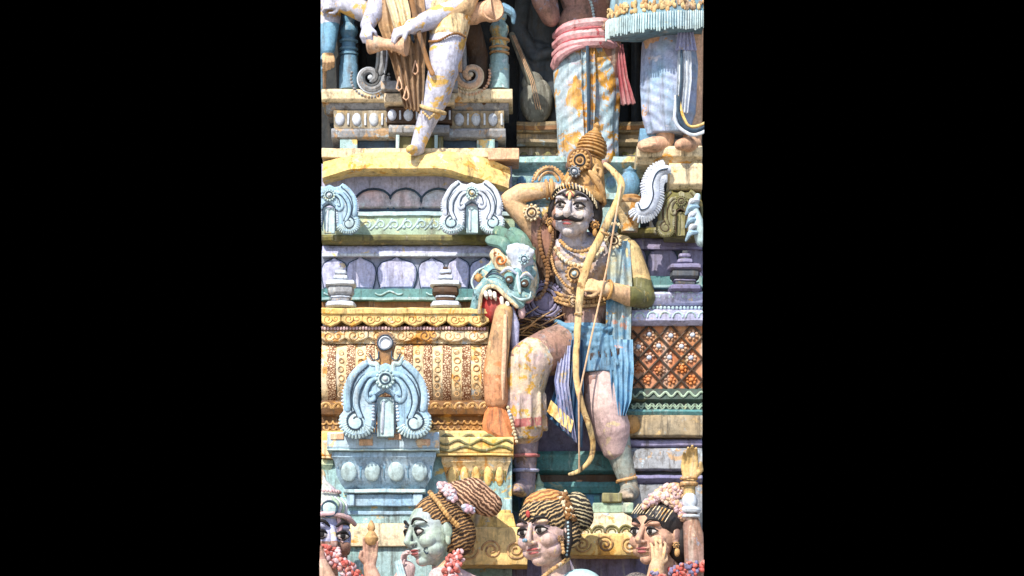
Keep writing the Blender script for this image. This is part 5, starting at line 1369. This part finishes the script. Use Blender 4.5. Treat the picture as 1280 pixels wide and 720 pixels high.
# ---------------------------------------------------------------- upper storey
def upper():
    dp = 52
    # drummer
    t = thing('drummer_statue', 'lavender painted statue striding on the stepped plinth, both fists on a drum', 'statue', 540, 186, dp)
    mb = MB(dp); mb.ell((545, -38, 0), (42, 50, 25)); mb.ell((548, 6, 0), (38, 30, 25)); mb.limb([(504, -66, 0), (588, -66, 0)], [18, 18]); mb.limb([(545, -80, 2), (545, -104, 4)], [14, 13]); h = Head((545, -128, 8), 36, 10); h.solid(mb)
    mb.limb([(562, 24, 6), (560, 60, 24), (556, 90, 30)], [27, 23, 19]); mb.limb([(556, 92, 30), (547, 124, 22), (532, 160, 16), (523, 184, 12)], [19, 17, 11.5, 9.5]); mb.limb([(523, 188, 10), (518, 192, 22), (513, 194, 32)], [9, 7.5, 5])
    mb.limb([(578, 10, -20), (597, 56, -46), (600, 110, -52)], [18, 13, 9]); mb.limb([(600, 110, -52), (604, 116, -44)], [8, 7])
    mb.limb([(588, -64, 4), (592, -20, 14), (580, 14, 22)], [17, 15, 14]); mb.limb([(580, 14, 22), (548, 30, 34), (516, 46, 46)], [14.5, 13, 9.5]); hand(mb, (513, 48, 50), (-1, .42, .12), (.1, .7, -.7), 40, .95, -1)
    mb.limb([(504, -64, 4), (478, -20, 4), (470, 16, 14), (461, 40, 34)], [17, 14, 12, 9]); hand(mb, (461, 42, 40), (-.1, 1, .35), (.5, .2, -.9), 36, .95, -1)
    mb.build('body', [M['skinl'], M['skint'], M['brownd']], t, remesh=1.1, smooth=2, region=lambda u, v, d: 2 if (u > 578 and v > 20) and d < 4 else 1 if (520 < u < 600 and v < 48 and u + v > 590) else 0)
    mb = MB(dp); mb.limb([(563, 16, 8), (561, 46, 22)], [28.5, 24.5]); mb.build('loincloth', M['cream'], t, remesh=1.2, smooth=3)
    mb = MB(dp); mb.beads([(538 + i * 5, 61 + 3 * math.sin(i * .7) - i * .6, 36 + 14 * math.sin(PI * i / 9)) for i in range(10)], 1.8, 1.7); mb.build('garter', M['brown'], t)
    mb = MB(dp); mb.drape([(466, -10, 20), (474, 40, 26), (490, 84, 28), (506, 140, 24)], [(530, -10, 20), (534, 40, 26), (532, 90, 28), (529, 146, 24)], 5, 5, 5); mb.build('robe', M['robe'], t, ang=60)
    mb = MB(dp); mb.drape([(478, -10, 30), (488, 24, 34), (494, 46, 34)], [(506, -10, 30), (514, 24, 34), (516, 44, 34)], 3, 3.5, 5); mb.build('robe_fold', M['cream2'], t, ang=60)
    mb = MB(dp)
    for u, v in ((500, 116), (509, 128), (520, 96)): mb = MB(dp); mb.tube([(u, v - 12, 31), (u + 3, v - 3, 32), (u + 3.4, v + 2, 32), (u, v + 5, 32), (u - 3.4, v + 2, 32), (u - 2, v - 3, 32), (u - .3, v - 11, 31)], 1.0, n=6); mb.build('robe_trim', M['peach'], t)
    mb = MB(dp); ctube(mb, [(512, -10, 46), (522, 40, 48), (534, 84, 46), (542, 104, 48)], 3, flat=.5); mb.build('strap', M['brown'], t)
    mb = MB(dp); ring(mb, (541, 142, 20), (-.3, 1, -.2), 16, 2.6); mb.beads([(530, 148, 34), (538, 156, 36), (546, 149, 34)], 2); mb.build('anklet', M['goldp'], t)
    mb = MB(dp); ring(mb, (514, 50, 36), (1, -.4, 0), 12, 1.6); mb.build('bangle', M['line'], t)
    h.features(t, dp)
    d = thing('hand_drum', 'small peach hourglass drum gripped by the lavender striding statue', 'drum', 486, 75, dp)
    mb = MB(dp); mb.lathe((486, 66, 40), [(12, -24), (13, -22), (12, -18), (7, -5), (7, 5), (11, 18), (13.5, 22), (12.5, 25), (10, 24)], axis=(1, .12, .25), n=24); mb.build('shell', M['peach'], d)
    # horn carried above the baluster
    d = thing('horn', 'peach ribbed horn with a red mouth lying across the aqua baluster', 'horn', 612, 28, 40)
    mb = MB(40); mb.lathe((578, 24, 14), [(12, 0), (13, 10), (14, 16), (12, 22), (13, 34), (16, 42)], axis=(1, -.16, .25), n=22); mb.build('tube', M['peach'], d)
    mb = MB(40); mb.lathe((616, 20, 28), [(14, -8), (15, 0), (13, 3), (10, 2)], axis=(.25, .1, 1), n=22); mb.mat(1); mb.lathe((616, 20, 29), [(10, 0), (9, .6)], axis=(.25, .1, 1), n=20); mb.build('mouth', [M['peach'], M['red']], d)
    mb = MB(40); ctube(mb, [(628, 12, 10), (640, 18, 8), (642, 30, 4)], [6, 5, 2]); mb.build('tip', M['blue2'], d)
    mb = MB(40); garland(mb, [(573, 0, 30), (570, 20, 34), (572, 40, 30)], 2.6, 41, 4); o = mb.build('garland_tail', [M['orange'], M['gold']], t)
    # attendant at the left end
    t = thing('attendant_statue', 'blue statue cut by the left end, one arm hanging with a closed fist', 'statue', 402, 110, -10)
    mb = MB(-10); mb.ell((384, -20, 0), (36, 56, 22)); mb.limb([(384, 30, 0), (390, 110, 0)], [26, 18]); mb.limb([(404, -40, 4), (414, 20, 10), (411, 66, 18)], [15, 13, 9]); hand(mb, (411, 68, 18), (.1, 1, .2), (-.3, .1, -1), 34, .8, 1)
    mb.limb([(404, -40, 6), (462, 26, 24), (430, 16, 34)], [14, 12, 9]); hand(mb, (432, 16, 34), (-1, -.15, .1), (0, .4, -1), 36, .6, -1)
    mb.build('body', [M['blue2'], M['skinl'], M['skint']], t, remesh=1.1, smooth=2, region=lambda u, v, d: 1 if v < 34 and d > 8 else 2 if v > 72 and d > 0 and u > 404 else 0, cut=(L0, None))
    # central standing figure
    dp = -26
    t = thing('standing_statue', 'standing statue in a pale blue dhoti with a rose sash, above the archer\'s crown', 'statue', 734, 214, dp)
    mb = MB(dp); mb.ell((736, -20, 0), (40, 54, 24)); mb.ell((734, 34, 2), (38, 34, 24)); mb.limb([(694, -52, 0), (778, -52, 0)], [18, 18]); mb.limb([(736, -64, 0), (736, -92, 2)], [14, 13]); h = Head((736, -116, 6), 36); h.solid(mb)
    mb.limb([(694, -50, 2), (682, -4, 10), (688, 26, 18)], [16, 14, 12]); mb.limb([(688, 26, 18), (676, 10, 30), (668, -10, 34)], [12, 11, 9]); hand(mb, (668, -10, 34), (-.2, -1, .2), (.6, 0, 1), 34, .4, 1)
    mb.limb([(778, -50, 2), (790, 0, 8), (776, 30, 30)], [16, 14, 11]); hand(mb, (776, 30, 30), (-.6, .6, .4), (-.4, -.4, -.6), 34, .5, -1)
    mb.limb([(716, 60, 0), (716, 205, 0)], [24, 12]); mb.limb([(754, 60, 0), (752, 205, 0)], [24, 12]); mb.limb([(716, 210, 2), (714, 213, 26)], [10, 7]); mb.limb([(752, 210, 2), (754, 213, 26)], [10, 7])
    mb.build('body', [M['skin']], t, remesh=1.3, smooth=2)
    mb = MB(dp); mb.loft([(733, 50, 0, 39, 26), (733, 80, 0, 42, 28), (734, 120, 0, 41, 27), (734, 160, 0, 38, 25), (735, 208, 0, 37, 25)], 9, .05, 96)
    for i in range(0): 
        ctube(mb, [(704 + i, 84 + i * 14, 17), (716, 96 + i * 14, 27), (728, 100 + i * 13, 30)], [.8, 1.1, .6]); ctube(mb, [(766 - i, 84 + i * 14, 15), (754, 96 + i * 14, 26), (742, 100 + i * 13, 30)], [.8, 1.1, .6])
    mb.build('dhoti', M['dhoti'], t, remesh=1.3, smooth=1)
    mb = MB(dp); mb.drape([(726, 62, 31), (726, 120, 32), (730, 190, 30)], [(742, 62, 31), (744, 120, 32), (740, 190, 30)], 3, 3, 4); mb.mat(1); mb.tube([(733, 64, 36), (734, 120, 37), (735, 180, 35)], 2.2, n=6); mb.build('front_pleat', [M['dhoti'], M['line']], t)
    mb = MB(dp)
    for v0, r in ((36, 6.5), (48, 7), (60, 7)): ctube(mb, [(694, v0 + 10, 4), (706, v0 + 6, 24), (730, v0 + 2, 33), (756, v0, 26), (772, v0 + 2, 6)], [r * .8, r, r, r, r * .7])
    ctube(mb, [(694, 84, 6), (700, 76, 22), (720, 68, 34), (750, 62, 32)], [7, 6, 4, 3]); mb.mat(1)
    for v0 in (42.5, 54.5): ctube(mb, [(696, v0 + 10, 10), (706, v0 + 6, 28), (730, v0 + 2, 37.6), (756, v0, 30), (770, v0 + 2, 10)], 1.8)
    mb.build('sash', [M['sash'], M['sashd']], t)
    mb = MB(dp); mb.drape([(768, 58, 14), (772, 100, 16), (776, 134, 14)], [(778, 58, 10), (784, 100, 12), (794, 132, 10)], 3, 2.4, 4); mb.build('sash_tail', M['sashs'], t)
    mb = MB(dp); mb.beads(curve([(728, -10, 26), (738, 10, 28), (742, 30, 28)], 6), 2); mb.build('thread', M['cyanw'], t)
    h.features(t, dp)
    # right hand figure
    dp = 56
    t = thing('skirted_statue', 'statue in a long lavender pleated skirt on the cream slab, below the fringed blue canopy', 'statue', 838, 184, dp)
    mb = MB(dp); mb.ell((846, -30, 0), (38, 50, 22)); mb.limb([(808, -60, 0), (884, -60, 0)], [17, 17]); mb.limb([(826, 40, 0), (826, 120, 6), (832, 176, 6)], [24, 19, 11]); mb.limb([(862, 40, 0), (860, 120, 0), (866, 176, 0)], [24, 19, 11])
    mb.limb([(830, 182, 6), (816, 185, 18), (802, 188, 26)], [11, 10, 7])
    for i in range(5): mb.cap((806 + i * 3, 189, 24 + i), 3.6, (799 + i * 3.4, 190, 28 + i * 2.6), 3)
    mb.limb([(866, 182, 4), (856, 186, 26), (848, 189, 36)], [11, 9, 7]); mb.limb([(846, -76, 0), (846, -100, 2)], [13, 13]); h = Head((846, -124, 6), 35); h.solid(mb)
    mb.build('body', [M['peach']], t, remesh=1.3, smooth=2, cut=(None, R0))
    h.features(t, dp, cut=(None, R0))
    mb = MB(dp); mb.loft([(846, 20, 0, 38, 26), (842, 60, 0, 40, 28), (838, 110, 2, 38, 28), (837, 145, 4, 35, 27), (836, 170, 4, 27, 22)], 11, .05, 96)
    for i in range(0): ctube(mb, [(806, 80 + i * 15, 12), (818, 92 + i * 15, 28), (838, 96 + i * 14, 34)], [1, 2, 1])
    mb.build('skirt', M['skirt'], t, remesh=1.3, smooth=1, cut=(None, R0))
    mb = MB(dp); mb.drape([(848, 36, 34), (845, 56, 38), (842, 72, 38)], [(862, 36, 34), (866, 56, 36), (869, 72, 36)], 5, 2.6, 4); mb.build('waist_pleat', M['lav'], t)
    mb = MB(dp); mb.drape([(846, 72, 36), (844, 110, 38), (842, 150, 38)], [(862, 72, 35), (862, 110, 37), (858, 150, 36)], 4, 2.6, 4); mb.mat(1); mb.tube([(850, 74, 41), (849, 110, 42), (846, 150, 41)], 1.8, n=6); mb.build('front_pleat', [M['white'], M['line']], t)
    mb = MB(dp)
    for off, m, r in ((0, 0, 2.6), (5, 1, 2.2), (-5, 2, 1.8)):
        mb.mat(m); ctube(mb, [(844 - off * .3, 130, 40), (848 - off, 160 + off * .5, 40), (862, 172 + off, 38), (880, 166 + off, 34), (892, 150 + off, 28)], r)
    mb.build('hem_band', [M['line'], M['white'], M['yel']], t, cut=(None, R0))
    # canopy
    t = thing('fringed_canopy', 'blue pleated canopy with a clotted gold fringe, over the lavender skirt', 'canopy', 828, 30, 90)
    mb = MB(90); mb.loft([(834, -60, 0, 30, 16), (832, -30, 0, 52, 26), (830, 0, 0, 66, 32), (828, 42, 0, 70, 34, -5), (828, 43, 0, 66, 32, -5)], 26, .02, 130); mb.build('cloth', M['umb'], t, cut=(None, R0))
    mb = MB(90); rnd = random.Random(8)
    for i in range(150):
        a = PI * rnd.uniform(.02, .98); mb.mat(i % 2); mb.ell((829 + 68.5 * math.cos(a), rnd.uniform(8, 20) - 5 * math.cos(a), 33 * math.sin(a)), (rnd.uniform(1.6, 3.4), rnd.uniform(2, 5), 2.4), n=7, k=5)
    mb.mat(2)
    for i in range(64):
        a = PI * (.02 + .96 * i / 63); mb.tube([(828 + 70.5 * math.cos(a), 24 - 5 * math.cos(a), 34.5 * math.sin(a)), (828 + 71 * math.cos(a), 45 - 5 * math.cos(a) + rnd.uniform(-2, 2), 35 * math.sin(a))], rnd.uniform(.7, 1.4), n=5)
    mb.build('fringe', [M['goldp'], M['gold'], M['cyanw']], t, cut=(None, R0))
    # lute player in the niche
    dp = -74
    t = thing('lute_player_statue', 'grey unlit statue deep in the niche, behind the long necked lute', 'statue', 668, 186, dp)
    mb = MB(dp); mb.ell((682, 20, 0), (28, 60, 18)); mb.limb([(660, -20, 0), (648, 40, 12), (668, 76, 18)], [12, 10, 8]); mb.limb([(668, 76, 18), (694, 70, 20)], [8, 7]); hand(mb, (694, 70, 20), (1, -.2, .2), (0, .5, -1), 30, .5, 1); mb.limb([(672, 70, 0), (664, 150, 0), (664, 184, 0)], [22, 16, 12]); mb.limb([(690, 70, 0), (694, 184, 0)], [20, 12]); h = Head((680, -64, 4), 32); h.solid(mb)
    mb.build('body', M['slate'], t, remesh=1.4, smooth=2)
    l = thing('lute', 'olive grey gourd lute with a slanting neck, standing in the dark niche', 'lute', 670, 158, -50)
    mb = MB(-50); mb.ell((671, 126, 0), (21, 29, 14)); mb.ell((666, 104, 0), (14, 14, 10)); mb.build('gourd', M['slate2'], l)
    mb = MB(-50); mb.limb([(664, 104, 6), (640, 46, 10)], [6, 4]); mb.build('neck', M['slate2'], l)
    mb = MB(-50); 
    for i in range(3): mb.tube([(673 + i * 3 - 3, 140, 15), (665 + i * 2 - 2, 104, 14), (641 + i * 1.5 - 1, 48, 15)], .5, n=4)
    mb.build('string', M['rope'], l)

folds(M['dhoti'], 5, 40, 6, .5)
M['hairg'] = stripes('combed_gold_hair', (66, 48, 40), (192, 150, 100), 16, 25, 9, .4, 1.0)
M['hairp'] = stripes('combed_peach_hair', (96, 66, 52), (226, 182, 150), 14, -40, 9, .25, .95)
M['hairw'] = stripes('combed_black_hair', (34, 30, 32), (216, 184, 136), 14, 28, 9, .42, 1.0)
M['hairb'] = stripes('combed_bun', (30, 29, 34), (206, 192, 156), 14, -14, 8, .45, 1.0)
M['crowng'] = paint('mint_crown_paint', (196, 214, 200), (206, 190, 210), (150, 184, 160), .42, .35, scale=12)
M['hairo'] = stripes('coiled_orange_hair', (150, 98, 60), (224, 166, 104), 13, 20, 8, .15, .8)
M['sage'] = paint('leaf_green_paint', (110, 146, 126), (84, 128, 132), (176, 190, 150), .42, .3)
M['trunk'] = paint('tan_trunk_paint', (206, 170, 126), (190, 150, 116), (226, 200, 160), .42, .42, scale=7)
M['trunk2'] = paint('terracotta_trunk_paint', (210, 134, 84), (206, 150, 110), (226, 180, 140), .42, .42, scale=7)
M['chest'] = paint('chest_paint', (196, 160, 124), (164, 172, 194), (214, 176, 130), .42, .36, scale=9, peel2=(130, 96, 84))
M['stole'] = paint('stole_paint', (98, 156, 196), (200, 186, 130), (220, 176, 96), .42, .3, scale=4, peel2=(206, 150, 130))
M['bluestole'] = folds(paint('blue_stole_paint', (112, 160, 200), (140, 184, 214), (226, 176, 160), .36, .3, scale=7), 7, 80, 2, .6)
M['bowp'] = paint('worn_bow_paint', (230, 206, 156), (206, 172, 120), (150, 116, 76), .42, .45, scale=9)
M['robe'] = paint('robe_paint', (150, 124, 104), (190, 156, 120), (110, 88, 76), .42, .4)
M['orangep'] = paint('orange_hair_paint', (222, 160, 98), (206, 140, 80), (236, 190, 140), .4, .3)
M['aqua'] = paint('aqua_blouse_paint', (170, 212, 222), (196, 222, 226), None, grime=.18)
M['greylace'] = lace('grey_lace', (70, 68, 74), (150, 140, 136), 90)
M['sashs'] = paint('sash_tail_paint', (176, 96, 106), (200, 150, 156), (150, 60, 70), .4, .3)
M['skirt'] = paint('skirt_paint', (176, 184, 218), (150, 180, 210), (206, 156, 92), .37, .28, scale=6, peel2=(206, 206, 222))
folds(M['skirt'], 5, -30, 6, .45)
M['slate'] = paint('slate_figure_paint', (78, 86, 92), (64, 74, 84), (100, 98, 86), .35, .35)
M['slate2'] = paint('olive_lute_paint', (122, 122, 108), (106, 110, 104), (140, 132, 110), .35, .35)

setting(); tower(); ornaments(); upper(); beast(); archer(); bow_(); women()
